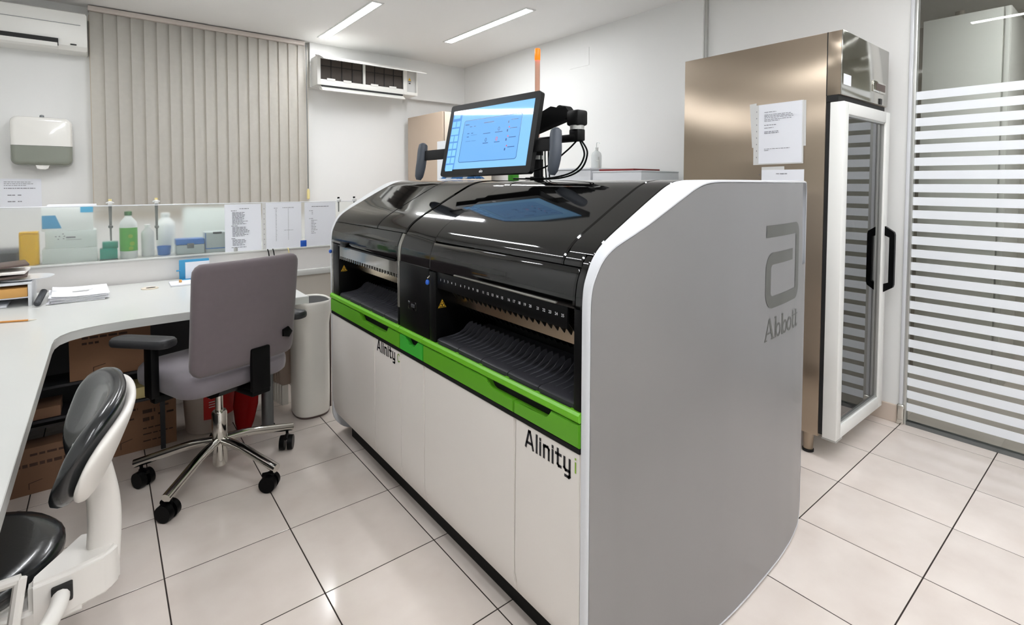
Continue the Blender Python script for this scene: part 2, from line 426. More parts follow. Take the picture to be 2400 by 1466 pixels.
# =================================================================== ANALYSER
XF = 0.917; YN = 0.887; YFAR = 2.69
raw = [(0.917, 1.00), (0.918, 1.04), (0.922, 1.075), (0.931, 1.102), (0.950, 1.140), (0.979, 1.171), (1.02, 1.198), (1.07, 1.226),
       (1.122, 1.255), (1.17, 1.281), (1.214, 1.304), (1.25, 1.322), (1.286, 1.335), (1.325, 1.342), (1.40, 1.345), (1.70, 1.345), (2.04, 1.345)]
PROF = [(p.x, p.y) for p in spline([(x, z, 0) for x, z in raw], 3)]
ARC = [(.917, .868), (.926, .863), (.95, .857), (.994, .845), (1.03, .831), (1.087, .815), (1.174, .801), (1.25, .792), (1.35, .784), (1.44, .779), (1.55, .780), (1.66, .785), (1.75, .790), (1.82, .795), (1.906, .805), (1.973, .815), (2.06, .834), (2.10, .845), (2.135, .856)]
def arc(x):
    if x <= ARC[0][0]: return ARC[0][1]
    for (a, ya), (c, yc) in zip(ARC, ARC[1:]):
        if x <= c:
            t = (x-a)/(c-a); return ya+(yc-ya)*t
    return ARC[-1][1]
# smooth arc by resampling through a spline
AS = [(p.x, p.y) for p in spline([(x, y, 0) for x, y in ARC], 8)]
ARC = AS
an = thing('laboratory_analyser', 'long two-module laboratory analyser with glossy black hood, green drawers and silver side', 'analyser', (1.48, 1.79, 0))
# plinth and internal body
b = B(); box(b, 0.99, 2.0, 0.98, 2.62, 0, 0.14, bev=0.004); obj('plinth', b, 'matte_black', an)
b = B(); box(b, 0.950, 2.04, YN+0.002, YFAR-0.002, 0.13, 0.752); obj('lower_body', b, 'matte_black', an)
b = B(); box(b, 1.19, 2.04, YN+0.002, YFAR-0.002, 0.752, 1.20); box(b, 1.30, 2.04, YN+0.002, YFAR-0.002, 1.20, 1.322)
obj('upper_body', b, 'matte_black', an)
b = B(); box(b, 2.04, 2.115, YN+0.002, YFAR-0.002, 0.10, 1.340, bev=0.02); obj('rear_panel', b, 'white_shell', an)
# hood pieces follow the profile
def hood_piece(name, m, z0, z1, y0, y1, xmax=2.04, th=0.014, off=0.0, bevel=0.004):
    P = [p for p in PROF if z0 <= p[1] and (p[1] <= z1 or z1 > 1.34) and p[0] <= xmax]
    # exact ends
    def at(z):
        for a, c in zip(PROF, PROF[1:]):
            if a[1] <= z <= c[1] and c[1] > a[1]:
                t = (z-a[1])/(c[1]-a[1]); return (a[0]+(c[0]-a[0])*t, z)
        return PROF[0]
    if z0 > 1.0: P = [at(z0)] + P
    if z1 < 1.34: P = P + [at(z1)]
    Q = []
    for i, p in enumerate(P):
        a = P[max(i-1, 0)]; c = P[min(i+1, len(P)-1)]; dx, dz = c[0]-a[0], c[1]-a[1]; L = math.hypot(dx, dz) or 1
        Q.append((dz/L, -dx/L))   # inward normal (+x when going up)
    b = B()
    ys = [y0, y0+bevel, y1-bevel, y1]; insets = [bevel, 0, 0, bevel]
    rows = []
    for y, ins in zip(ys, insets):
        row = []
        for i, (p, q) in enumerate(zip(P, Q)):
            e = ins + off
            if i in (0, len(P)-1) : e += bevel*0.7
            row.append(b.verts.new((p[0]+q[0]*e, y, p[1]+q[1]*e)))
        rows.append(row)
    irows = [[b.verts.new((p[0]+q[0]*th, y, p[1]+q[1]*th)) for p, q in zip(P, Q)] for y in (y0, y1)]
    n = len(P)
    for A, C in zip(rows, rows[1:]):
        for i in range(n-1): b.faces.new((A[i], A[i+1], C[i+1], C[i]))
    for i in range(n-1):
        b.faces.new((irows[0][i], irows[0][i+1], rows[0][i+1], rows[0][i]))
        b.faces.new((rows[3][i], rows[3][i+1], irows[1][i+1], irows[1][i]))
        b.faces.new((irows[1][i], irows[1][i+1], irows[0][i+1], irows[0][i]))
    for e in (0, n-1):
        b.faces.new((irows[0][e], rows[0][e], rows[1][e], rows[2][e], rows[3][e], irows[1][e]))
    return obj(name, b, m, an, ang=40)
hood_piece('visor', 'gloss_black', 1.016, 1.118, 0.917, 1.655)
hood_piece('visor_edge', 'gloss_black', 1.0, 1.150, 0.889, 0.914)
hood_piece('lid', 'gloss_black', 1.121, 1.40, 0.985, 1.655)
hood_piece('hood_strip', 'gloss_black', 1.153, 1.40, 0.889, 0.982)
hood_piece('hood_strip', 'gloss_black', 1.121, 1.152, 0.917, 0.982)
hood_piece('hood_centre', 'gloss_black', 1.0, 1.40, 1.659, 1.898, off=0.004)
hood_piece('visor', 'gloss_black', 1.022, 1.128, 1.925, 2.688)
hood_piece('lid', 'gloss_black', 1.131, 1.40, 2.18, 2.688)
hood_piece('lid', 'gloss_black', 1.131, 1.40, 1.903, 2.177)
hood_piece('visor_edge', 'smoked_clear', 1.0, 1.128, 1.903, 1.922)
# columns framing the two loading bays
def col(name, m, y0, y1, x0=XF, x1=1.19, z0=0.758, z1=1.02, bev=0.004):
    b = B(); box(b, x0, x1, y0, y1, z0, z1, bev=bev); return obj(name, b, m, an)
col('bay_column', 'satin_black', 0.889, 0.916)
col('bay_column', 'satin_black', 1.612, 1.658, z1=1.012)
cc = col('centre_column', 'satin_black', 1.660, 1.900)
col('bay_column', 'smoked_clear', 1.903, 1.921, z0=0.83)
col('bay_column', 'satin_black', 1.903, 1.921, x0=XF+0.001, z1=0.829)
col('bay_column', 'satin_black', 2.585, 2.668)
col('bay_column', 'smoked_clear', 2.670, 2.687)
b = B(); box(b, XF-0.002, XF+0.01, 1.757, 1.822, 0.843, 0.876, bev=0.002); obj('latch_window', b, 'gloss_black', cc)
b = B(); box(b, XF-0.006, XF-0.001, 1.765, 1.79, 0.855, 0.868, bev=0.002); obj('latch', b, 'tray_grey', cc)
b = B(); lathe(b, [(0.001, -0.010), (0.006, -0.007), (0.008, 0), (0.006, 0.007), (0.001, 0.010)], (XF-0.008, 1.655, 0.972), 14); obj('blue_key', b, 'blue_plastic', an)
b = B(); cyl(b, (XF-0.008, 1.655, 0.985), (XF+0.01, 1.655, 1.0), 0.0035, n=8); obj('key_stem', b, 'chrome', an)
b = B(); lathe(b, [(0.001, -0.010), (0.006, -0.007), (0.008, 0), (0.006, 0.007), (0.001, 0.010)], (XF-0.006, 2.688, 0.975), 14); obj('blue_key', b, 'blue_plastic', an)
# loading bays: trays with fins, comb of guides, number strip
fin_b = B()
fp = [(0.945, 0.774), (0.980, 0.777), (1.000, 0.781), (1.018, 0.790), (1.034, 0.805), (1.046, 0.812), (1.060, 0.813), (1.065, 0.774)]
prism(fin_b, [(x-0.945, z-0.774) for x, z in fp], lambda a, c: (a, -0.0009, c), lambda a, c: (a, 0.0009, c))
fin_me = finish(fin_b, False); fin_me.materials.append(MATS['fin_grey'])
comb_b = B()
prism(comb_b, [(0.0, 0.0), (0.012, 0.0), (0.10, -0.105), (0.13, -0.105), (0.13, 0.0)], lambda a, c: (a, -0.0016, c), lambda a, c: (a, 0.0016, c))
comb_me = finish(comb_b, False); comb_me.materials.append(MATS['satin_black'])
def bay(y0, y1, lowstrip):
    n = 5; L = (y1-y0)/n
    for k in range(n):
        ya = y1-(k+1)*L+0.0015; yb = y1-k*L-0.0015
        b = B()
        prism(b, [(0.922, 0.760), (0.922, 0.770), (0.930, 0.775), (0.965, 0.776), (1.0, 0.777), (1.03, 0.782), (1.06, 0.79), (1.15, 0.79), (1.15, 0.758)],
              lambda a, c: (a, ya, c), lambda a, c: (a, yb, c))
        tr = obj('rack_tray', b, 'tray_grey', an)
        b = B(); box(b, 0.919, 0.9225, ya+0.008, yb-0.008, 0.756, 0.7595); obj('tray_lip', b, 'tray_dark', tr)
        for i in range(5):
            o = bpy.data.objects.new('tray_fin', fin_me); COL.objects.link(o); o.parent = tr
            o.location = Vector((0.955, ya+(i+0.5)*(yb-ya)/5+0.008, 0.776)) - MW[an].translation
    for i in range(26):
        o = bpy.data.objects.new('rack_guide', comb_me); COL.objects.link(o); o.parent = an
        o.location = Vector((0.945, y0+0.005+(y1-y0-0.01)*i/25, 0.962)) - MW[an].translation
    b = B(); prism(b, [(0.992, 0.954), (1.004, 0.954), (1.012, 0.892), (1.000, 0.890)], lambda a, c: (a, y0, c), lambda a, c: (a, y1, c)); obj('reflection_bar', b, 'reflection_metal', an)  # tinted metal bar put in for the band of room reflection behind the guides
bay(0.918, 1.608, True)
bay(1.924, 2.582, False)
b = B(); box(b, XF+0.004, XF+0.012, 0.943, 1.606, 0.957, 1.015, bev=0.002); ns = obj('number_strip', b, 'satin_black', an)
b = B()
for k in range(25):
    y = 1.580 - k*0.02455 - (k//5)*0.0079
    text_into(b, str(k+1), 0.0115, frame_mat((XF+0.0032, y, 0.990), (0, -1, 0), (0, 0, 1)), bold=0.0001)
obj('slot_numbers', b, 'ink_white', ns, smooth=False, kind='stuff')
b = B(); box(b, XF-0.004, XF+0.004, 0.979, 1.484, 1.018, 1.024, bev=0.002); obj('visor_handle', b, 'smoked_clear', an)
# clear shield with teeth in the far bay
b = B(); box(b, XF+0.002, XF+0.006, 1.93, 2.575, 0.962, 1.016, bev=0.001, seg=1); shp = obj('shield', b, 'smoked_clear', an)
tth = B(); box(tth, -0.003, 0.003, -0.0035, 0.0035, -0.014, 0.0); tth_me = finish(tth, False); tth_me.materials.append(MATS['smoked_clear'])
for k in range(24):
    o = bpy.data.objects.new('shield_tooth', tth_me); COL.objects.link(o); o.parent = shp
    o.location = Vector((XF+0.004, 1.94+k*0.0273, 0.963)) - MW[an].translation
b = B(); box(b, XF-0.006, XF+0.004, 1.93, 2.578, 1.014, 1.021, bev=0.002); obj('shield_rail', b, 'satin_black', an)
b = B(); box(b, XF-0.012, XF+0.004, 2.46, 2.53, 1.016, 1.040, bev=0.003); obj('shield_catch', b, 'satin_black', an)
for yy, zz, s in ((1.566, 0.897, 0.017), (2.523, 0.897, 0.017)):
    b = B(); M = frame_mat((0.944, 1.6105 if yy < 2 else 2.5835, zz), (1, 0, 0), (0, 0, 1))
    vs = [b.verts.new(M @ Vector(p)) for p in ((-s, -s*0.85, 0), (s, -s*0.85, 0), (0, s*0.95, 0))]; b.faces.new(vs)
    wt = obj('biohazard_label', b, 'warning_yellow', an, smooth=False, label='yellow triangular biohazard sticker')
    b = B()
    for a in (90, 210, 330):
        c0 = (0.38*s*math.cos(math.radians(a)), 0.34*s*math.sin(math.radians(a))-s*0.22)
        ring = [(c0[0]+0.30*s*math.cos(t), c0[1]+0.30*s*math.sin(t)) for t in [2*PI*i/10 for i in range(11)]]
        stroke(b, ring, s*0.11, M, 0.0006)
    stroke(b, [(-s*0.8, -s*0.72), (s*0.8, -s*0.72)], s*0.08, M, 0.0006)
    obj('biohazard_sign', b, 'ink_black', wt, smooth=False, kind='stuff')
# green rails and drawer fronts
for y0, y1 in ((1.892, 2.690), (1.698, 1.889), (0.888, 1.695)):
    b = B()
    prism(b, [(0.912, 0.733), (0.908, 0.738), (0.908, 0.752), (0.914, 0.758), (0.948, 0.759), (0.948, 0.733)], lambda a, c: (a, y0, c), lambda a, c: (a, y1, c))
    obj('green_rail', b, 'green_rail', an, ang=20)
def drawer(poly, m):
    b = B(); prism(b, poly, lambda a, c: (0.911, a, c), lambda a, c: (0.93, a, c))
    es = [e for e in b.edges if all(abs(v.co.x-0.911) < 1e-5 for v in e.verts)]
    bmesh.ops.bevel(b, geom=es, offset=0.0025, segments=2, affect='EDGES')
    return obj('drawer_front', b, m, an)
ZL, ZH = 0.668, 0.729
drawer([(2.690, ZL), (2.690, ZH), (2.305, ZH), (2.296, 0.722), (2.270, 0.700), (2.1485, 0.700), (2.1485, ZL)], 'green_drawer')
drawer([(2.1455, ZL), (2.1455, 0.700), (2.018, 0.700), (2.008, 0.705), (1.998, ZH), (1.891, ZH), (1.891, ZL)], 'green_drawer')
drawer([(1.888, ZL), (1.888, ZH), (1.844, ZH), (1.835, 0.725), (1.808, 0.702), (1.765, 0.702), (1.745, 0.722), (1.740, ZH), (1.699, ZH), (1.699, ZL)], 'green_bright')
drawer([(1.694, ZL), (1.694, ZH), (1.292, ZH), (1.282, 0.722), (1.268, 0.708), (1.255, 0.704), (1.1545, 0.704), (1.1545, ZL)], 'green_drawer')
drawer([(1.1515, ZL), (1.1515, 0.704), (1.012, 0.704), (1.004, 0.709), (0.994, ZH), (0.889, ZH), (0.889, ZL)], 'green_drawer')
b = B(); box(b, 0.932, 0.951, 0.90, 2.68, 0.654, 0.732); obj('drawer_recess', b, 'matte_black', an)
b = B(); box(b, 0.914, 0.94, 0.889, 2.690, 0.653, 0.666); obj('shadow_gap', b, 'matte_black', an)
# white doors
dprof = [(0.917, 0.650), (0.917, 0.24), (0.918, 0.19), (0.922, 0.155), (0.931, 0.126), (0.944, 0.106), (0.952, 0.104), (0.952, 0.650)]
for k, (y0, y1) in enumerate(((2.1485, 2.690), (1.8915, 2.1445), (1.6985, 1.8880), (1.1550, 1.6945), (0.8895, 1.1510))):
    b = B(); prism(b, dprof, lambda a, c: (a, y0, c), lambda a, c: (a, y1, c))
    es = [e for e in b.edges if abs(e.verts[0].co.y-e.verts[1].co.y) < 1e-6 and all(v.co.x < 0.935 for v in e.verts)]
    bmesh.ops.bevel(b, geom=es, offset=0.004, segments=2, affect='EDGES')
    d = obj('cabinet_door', b, 'door_white', an, ang=30)
    if k in (1, 4):
        LET = {'A': (([(0.0, 0), (0.27, 1.0), (0.37, 1.0), (0.64, 0)], [(0.12, 0.28), (0.52, 0.28)]), 0.64),
               'l': (([(0.0, 0), (0.0, 1.0)],), 0.0), 'i': (([(0.0, 0), (0.0, 0.70)], [(0, 0.90), (0, 0.93)]), 0.0),
               'n': (([(0, 0), (0, 0.70)], [(0, 0.62), (0.12, 0.70), (0.30, 0.70), (0.40, 0.60), (0.40, 0)],), 0.40),
               't': (([(0.10, 0.95), (0.10, 0.10), (0.17, 0.02), (0.32, 0.02)], [(-0.04, 0.68), (0.32, 0.68)]), 0.30),
               'y': (([(0, 0.70), (0, 0.14), (0.10, 0.04), (0.40, 0.04)], [(0.40, 0.70), (0.40, -0.22), (0.33, -0.29), (0.08, -0.29)]), 0.40)}
        yt, zt, H = ((2.116, 0.605, 0.042), (1.102, 0.590, 0.046))[k == 4]
        total = (2.116-1.945, 1.102-0.926)[k == 4]
        adv = sum(LET[c][1] for c in 'Alinity') + 0.31*6
        sc = total/adv; M = frame_mat((0.9163, yt, zt), (0, -1, 0), (0, 0, 1)) @ Matrix.Diagonal((sc, H, 1, 1))
        b = B(); x = 0.0
        for c in 'Alinity':
            for st in LET[c][0]:
                # ribbon in metric space so stroke width is even
                stroke(b, [((x+px)*sc, py*H) for px, py in st], 0.0078, frame_mat((0.9163, yt, zt), (0, -1, 0), (0, 0, 1)))
            x += LET[c][1] + 0.31
        obj('brand_lettering', b, 'ink_black', d, smooth=False, kind='stuff')
        b = B(); M = frame_mat((0.9163, (1.919, 0.905)[k == 4], (0.608, 0.600)[k == 4]), (0, -1, 0), (0, 0, 1))
        if k == 4: stroke(b, [(0, 0), (0, 0.024)], 0.0052, M); stroke(b, [(0, 0.034), (0, 0.0345)], 0.0052, M)
        else: stroke(b, [(0.018, 0.026), (0.012, 0.031), (0.004, 0.029), (0, 0.022), (0, 0.008), (0.004, 0.002), (0.012, 0.0), (0.018, 0.004)], 0.0042, M)
        obj('green_letter', b, 'ink_green', d, smooth=False)
# end panels: white shell with bulged silver face
def outline():
    pts = [(0.917, 0.18), (0.917, 0.40), (0.917, 0.70)] + [p for p in PROF if p[0] < 2.02]
    n = 8; r = 0.055; xr = 2.125
    for k in range(n+1):
        a = PI/2 - PI/2*k/n; pts.append((xr-r+r*math.cos(a), 1.345-r+r*math.sin(a)))
    pts += [(xr, 1.0), (xr, 0.6), (xr, 0.35)]
    r = 0.07
    for k in range(n+1):
        a = -PI/2*k/n; pts.append((xr-r+r*math.cos(a), 0.010+r+r*math.sin(a)))
    pts += [(2.0-0.06*k, 0.010) for k in range(16)]
    r = 0.13
    for k in range(9):
        a = -PI/2 - PI/2*k/8; pts.append((0.917+r+r*math.cos(a), 0.010+r+r*math.sin(a)))
    return pts
def end_panel(near):
    yi = YN if near else YFAR
    def Y(x): return arc(x) if near else YFAR + (YN-arc(x))
    O = outline(); n = len(O)
    I = []
    for i, p in enumerate(O):       # inset outline
        a = O[i-1]; c = O[(i+1) % n]; dx, dz = c[0]-a[0], c[1]-a[1]; L = math.hypot(dx, dz) or 1
        I.append((p[0]+dz/L*0.007, p[1]-dx/L*0.007))
    b = B()
    R0 = [b.verts.new((p[0], yi, p[1])) for p in O]
    sgn = -1 if near else 1
    R1 = [b.verts.new((p[0], Y(p[0])-sgn*0.006, p[1])) for p in O]
    R2 = [b.verts.new((p[0]*0.6+q[0]*0.4, Y(p[0]), p[1]*0.6+q[1]*0.4)) for p, q in zip(O, I)]
    R3 = [b.verts.new((q[0], Y(q[0])-sgn*0.0005, q[1])) for q in I]
    R4 = [b.verts.new((q[0], Y(q[0])-sgn*0.004, q[1])) for q in I]
    for A, C in ((R0, R1), (R1, R2), (R2, R3), (R3, R4)):
        for i in range(n): b.faces.new((A[i], A[(i+1) % n], C[(i+1) % n], C[i]))
    b.faces.new(R0[::-1])
    sh = obj('end_shell', b, 'white_shell', an, ang=32)
    # silver face as columns
    b = B(); ins = 0.0085
    xs0 = 0.917+ins; xs1 = 2.125-ins
    top = [p for p in PROF if p[0] < 2.02]
    def ztop(x):
        z = 1.345-ins
        off = []
        for a, c in zip(PROF, PROF[1:]):
            dx, dz = c[0]-a[0], c[1]-a[1]; L = math.hypot(dx, dz) or 1
            off.append((a[0]+dz/L*ins, a[1]-dx/L*ins)); off.append((c[0]+dz/L*ins, c[1]-dx/L*ins))
        best = 1.03
        for a, c in zip(off, off[1:]):
            if a[0] <= x <= c[0] and c[0] > a[0]: best = a[1]+(c[1]-a[1])*(x-a[0])/(c[0]-a[0])
        z = min(z, best)
        r = 0.05
        if x > xs1-r: z = min(z, 1.345-ins-r+math.sqrt(max(0, r*r-(x-(xs1-r))**2)))
        return z
    def zbot(x):
        z = 0.010+ins; r = 0.062
        if x > xs1-r: z = 0.010+ins+r-math.sqrt(max(0, r*r-(x-(xs1-r))**2))
        if x < xs0+0.122: z = 0.010+ins+0.122-math.sqrt(max(0, 0.122**2-((xs0+0.122)-x)**2))
        return z
    xs = [xs0, xs0+0.002, xs0+0.005, xs0+0.009, xs0+0.014] + [xs0+0.02+0.01*k for k in range(14)]
    xs += [xs[-1]+(2.04-xs[-1])*k/44 for k in range(1, 45)] + [2.05, 2.06, 2.07, 2.08, 2.088, 2.095, 2.101, 2.106, 2.110, 2.113, xs1]
    cols = []
    for x in xs:
        z0, z1 = zbot(x), ztop(x); cols.append([b.verts.new((x, Y(x)-sgn*0.0015, z0+(z1-z0)*j/6)) for j in range(7)])
    for A, C in zip(cols, cols[1:]):
        for j in range(6): b.faces.new((A[j], C[j], C[j+1], A[j+1]))
    f = obj('side_face', b, 'silver_panel', sh)
    if near:
        def patch(b, x0, x1, z0, z1, x1b=None):
            n = max(1, int((x1-x0)/0.01))
            for i in range(n):
                a, c = x0+(x1-x0)*i/n, x0+(x1-x0)*(i+1)/n
                quad(b, (a, Y(a)+0.0005, z0), (c, Y(c)+0.0005, z0), (c, Y(c)+0.0005, z1), (a, Y(a)+0.0005, z1))
        def ring_part(b, cx, cz, r0, r1, a0, a1, n=8):
            for i in range(n):
                A0, A1 = math.radians(a0+(a1-a0)*i/n), math.radians(a0+(a1-a0)*(i+1)/n)
                P = [(cx+r*math.cos(t), cz+r*math.sin(t)) for r, t in ((r0, A0), (r1, A0), (r1, A1), (r0, A1))]
                quad(b, *[(x, Y(x)+0.0005, z) for x, z in P])
        b = B(); s = 0.040
        x0, x1 = 1.658, 1.968; zt = 1.198; zb = 0.922
        patch(b, x0, x1-0.045, zt-s, zt); ring_part(b, x1-0.045, zt-0.045, 0.005, 0.045, 90, 0)
        patch(b, x1-s, x1, zb+0.045, zt-0.045)
        ring_part(b, x1-0.045, zb+0.045, 0.005, 0.045, 0, -90)
        patch(b, x0+0.055, x1-0.045, zb, zb+s); ring_part(b, x0+0.055, zb+0.055, 0.015, 0.055, -90, -180)
        patch(b, x0, x0+s, zb+0.055, 1.107-0.055)
        ring_part(b, x0+0.055, 1.107-0.055, 0.015, 0.055, 180, 90)
        patch(b, x0+0.055, 1.893, 1.107-s, 1.107)
        obj('emblem', b, 'logo_grey', sh, smooth=False)
        b = B()
        def sstroke(pts, w):
            for (xa, za), (xb, zb2) in zip(pts, pts[1:]):
                L = math.hypot(xb-xa, zb2-za)
                if L < 1e-6: continue
                dx, dz = (xb-xa)/L, (zb2-za)/L; e = 0.002
                P = [(xa-dx*e-dz*w/2, za-dz*e+dx*w/2), (xa-dx*e+dz*w/2, za-dz*e-dx*w/2), (xb+dx*e+dz*w/2, zb2+dz*e-dx*w/2), (xb+dx*e-dz*w/2, zb2+dz*e+dx*w/2)]
                quad(b, *[(x, Y(x)+0.0005, z) for x, z in P])
        def bowl(cx, cz, rx, rz, w): sstroke([(cx+rx*math.cos(t), cz+rz*math.sin(t)) for t in [2*PI*i/14 for i in range(15)]], w)
        base = 0.820; H = 0.068; xx = 1.664
        sstroke([(xx, base), (xx+0.030, base+H)], 0.006); sstroke([(xx+0.030, base+H), (xx+0.060, base)], 0.012); sstroke([(xx+0.014, base+0.022), (xx+0.048, base+0.022)], 0.006)
        sstroke([(xx-0.006, base), (xx+0.012, base)], 0.004); sstroke([(xx+0.046, base), (xx+0.070, base)], 0.004)
        xx = 1.746
        for _ in range(2):
            sstroke([(xx, base), (xx, base+H)], 0.011); sstroke([(xx-0.009, base+H), (xx, base+H)], 0.004); bowl(xx+0.022, base+0.021, 0.018, 0.020, 0.008); xx += 0.058
        bowl(xx+0.012, base+0.021, 0.021, 0.020, 0.009); xx += 0.052
        for _ in range(2):
            sstroke([(xx, base+0.058), (xx, base+0.006), (xx+0.007, base), (xx+0.016, base+0.002)], 0.010); sstroke([(xx-0.010, base+0.043), (xx+0.016, base+0.043)], 0.005); xx += 0.034
        obj('maker_lettering', b, 'logo_grey', sh, smooth=False, kind='stuff')
end_panel(True); end_panel(False)

# stack light on the analyser
sl = thing('signal_lamp', 'slim clear signal column with glowing amber cap behind the touchscreen', 'signal light', (1.70, 1.965, 1.345))
b = B(); cyl(b, (1.70, 1.965, 1.345), (1.70, 1.965, 1.365), 0.035, n=24); obj('base', b, 'satin_black', sl)
b = B(); cyl(b, (1.70, 1.965, 1.365), (1.70, 1.965, 1.945), 0.0125, n=20); obj('clear_tube', b, 'stack_tube', sl)
b = B(); lathe(b, [(0.0135, 0), (0.0145, 0.004), (0.0145, 0.05), (0.013, 0.058), (0.004, 0.06)], (1.70, 1.965, 1.945), 20); obj('amber_cap', b, 'amber_lens', sl)

# =================================================================== TOUCHSCREEN ON ARM
MR = Matrix(((0.1495, 0.9626, 0.226, 1.238), (-0.9885, 0.1404, 0.0559, 1.746), (0.0221, -0.2317, 0.9725, 1.525), (0, 0, 0, 1)))
mon = bpy.data.objects.new('touchscreen_monitor', None); COL.objects.link(mon); mon.empty_display_size = 0.1
mbase = Vector((1.45, 1.65, 1.345)); mon.location = mbase; MW[mon] = Matrix.Translation(mbase)
tag(mon, 'black touchscreen monitor with blue display and side grips on a pivot arm above the analyser', 'monitor')
def mpart(name, bm, m, parent=mon, **k):
    bm.transform(MR); return obj(name, bm, m, parent, **k)
b = B(); prism(b, rrect(0.528, 0.326, 0.012), lambda a, c: (a, 0.0, c), lambda a, c: (a, 0.022, c))
hs = mpart('housing', b, 'bezel_black')
b = B(); prism(b, rrect(0.44, 0.26, 0.03), lambda a, c: (a, 0.022, c), lambda a, c: (a*0.9, 0.050, c*0.9)); mpart('rear_cover', b, 'bezel_black')
b = B(); box(b, -0.2383, 0.2383, -0.0012, 0.001, -0.134, 0.134); scr = mpart('screen', b, 'screen_base', hs, smooth=False)
I4 = frame_mat((0, -0.0016, 0), (1, 0, 0), (0, 0, 1))
b = B(); rect(b, -0.2383, -0.178, -0.134, 0.134, I4); mpart('screen_sidebar', b, 'screen_side', scr, smooth=False)
b = B()
for k in range(7):
    z = 0.085-k*0.033
    if k in (1, 6): rect(b, -0.234, -0.186, z-0.028, z, I4, 0.0003)
    else: rect(b, -0.235, -0.212, z-0.026, z, I4, 0.0003); rect(b, -0.207, -0.184, z-0.026, z, I4, 0.0003)
rect(b, -0.232, -0.19, 0.098, 0.114, I4, 0.0003)
mpart('screen_buttons', b, 'screen_tile', scr, smooth=False, kind='stuff')
b = B(); pr_ = rrect(0.338, 0.186, 0.010, cx=0.015, cy=-0.012)
vs = [b.verts.new(I4 @ Vector((x, z, 0.0006))) for x, z in pr_]; b.faces.new(vs); mpart('screen_dialog', b, 'screen_panel', scr, smooth=False)
b = B(); stroke(b, pr_ + pr_[:1], 0.0022, I4, 0.0009)
rr = random.Random(4)
def dash(x0, x1, z, h=0.0028): rect(b, x0, x1, z, z+h, I4, 0.0009)
dash(-0.145, -0.12, 0.060, 0.004); dash(-0.03, 0.03, 0.059, 0.004); dash(-0.115, -0.10, 0.050); dash(-0.09, -0.078, 0.050)
for z in (0.020, 0.005): dash(-0.125, -0.112, z)
dash(-0.100, -0.088, 0.020); dash(-0.10, -0.062, 0.012, 0.001); dash(-0.128, -0.096, -0.014, 0.001); dash(-0.092, -0.064, -0.014, 0.001)
for x, z in ((0.0, 0.012), (0.07, 0.012)): dash(x-0.025, x+0.018, z)
for x, z in ((-0.005, -0.030), (0.062, -0.030)): dash(x-0.014, x+0.018, z)
for k, z in enumerate((0.058, 0.022, -0.016, -0.056)): dash(0.128, 0.166, z); rect(b, 0.112, 0.118, z-0.012, z-0.002, I4, 0.0009)
mpart('screen_print', b, 'screen_line', scr, smooth=False, kind='stuff')
b = B()
for x, z in ((0.065, 0.026), (-0.003, -0.016)): text_into(b, '0', 0.024, I4 @ Matrix.Translation((x, z, 0.0009)))
mpart('screen_digits', b, 'screen_line', scr, smooth=False, kind='stuff')
b = B(); text_into(b, '0', 0.024, I4 @ Matrix.Translation((0.060, -0.016, 0.0009)))
for z in (0.030, -0.008, -0.048): rect(b, 0.120, 0.125, z-0.004, z+0.002, I4, 0.0009)
mpart('screen_digits', b, 'screen_red', scr, smooth=False, kind='stuff')
b = B(); text_into(b, 'elo', 0.017, frame_mat((-0.005, -0.0008, -0.148), (1, 0, 0), (0, 0, 1)), bold=0.0005); mpart('maker_mark', b, 'ink_white', hs, smooth=False)
for s in (-1, 1):
    xg = -0.44 if s < 0 else 0.362; xb = -0.264 if s < 0 else 0.264
    b = B(); box(b, min(xg, xb)-0.005*(s > 0), max(xg, xb), 0.012, 0.020, -0.078, -0.03, bev=0.003); br = mpart('grip_bracket', b, 'matte_black')
    b = B(); pts = spline([(xg-0.012, 0.016, 0.006), (xg-0.006, 0.014, -0.04), (xg+0.002, 0.013, -0.09), (xg-0.004, 0.018, -0.17)], 4)
    tube(b, pts, 0.02, 14, rs=[0.012, 0.0205, 0.022] + [0.023]*(len(pts)-6) + [0.0215, 0.019, 0.011])
    mpart('grip', b, 'grip_slate', br)
# arm: post, lower link, elbow, upper link, mounting plate
b = B(); cyl(b, (1.47, 1.69, 1.347), (1.47, 1.69, 1.50), 0.021, n=20); cyl(b, (1.47, 1.69, 1.347), (1.47, 1.69, 1.356), 0.05, n=24); obj('arm_post', b, 'matte_black', mon)
b = B(); cyl(b, (1.47, 1.69, 1.435), (1.47, 1.69, 1.452), 0.0225, n=20); obj('arm_collar', b, 'aluminium', mon)
b = B(); box(b, 1.445, 1.495, 1.445, 1.715, 1.500, 1.528, bev=0.008); obj('lower_link', b, 'bezel_black', mon)
b = B(); box(b, 1.440, 1.50, 1.425, 1.490, 1.560, 1.622, bev=0.010); box(b, 1.448, 1.492, 1.432, 1.482, 1.500, 1.548, bev=0.006); elb = obj('elbow', b, 'bezel_black', mon)
b = B(); cyl(b, (1.47, 1.457, 1.546), (1.47, 1.457, 1.562), 0.0285, n=24); obj('elbow_ring', b, 'aluminium', elb)
b = B()
for k, (x, w) in enumerate(((1.452, 0.008), (1.488, 0.008))):
    prism(b, [(1.545, 1.640), (1.560, 1.618), (1.700, 1.556), (1.735, 1.545), (1.735, 1.575), (1.575, 1.648)][::-1], lambda a, c: (x-w-0.32*(a-1.545), a, c), lambda a, c: (x+w-0.32*(a-1.545), a, c))
prism(b, [(1.480, 1.612), (1.500, 1.588), (1.700, 1.520), (1.735, 1.505), (1.735, 1.56), (1.545, 1.636), (1.500, 1.640)], lambda a, c: (1.452-0.32*(a-1.48), a, c), lambda a, c: (1.488-0.32*(a-1.48), a, c))
obj('upper_link', b, 'bezel_black', mon, ang=25)
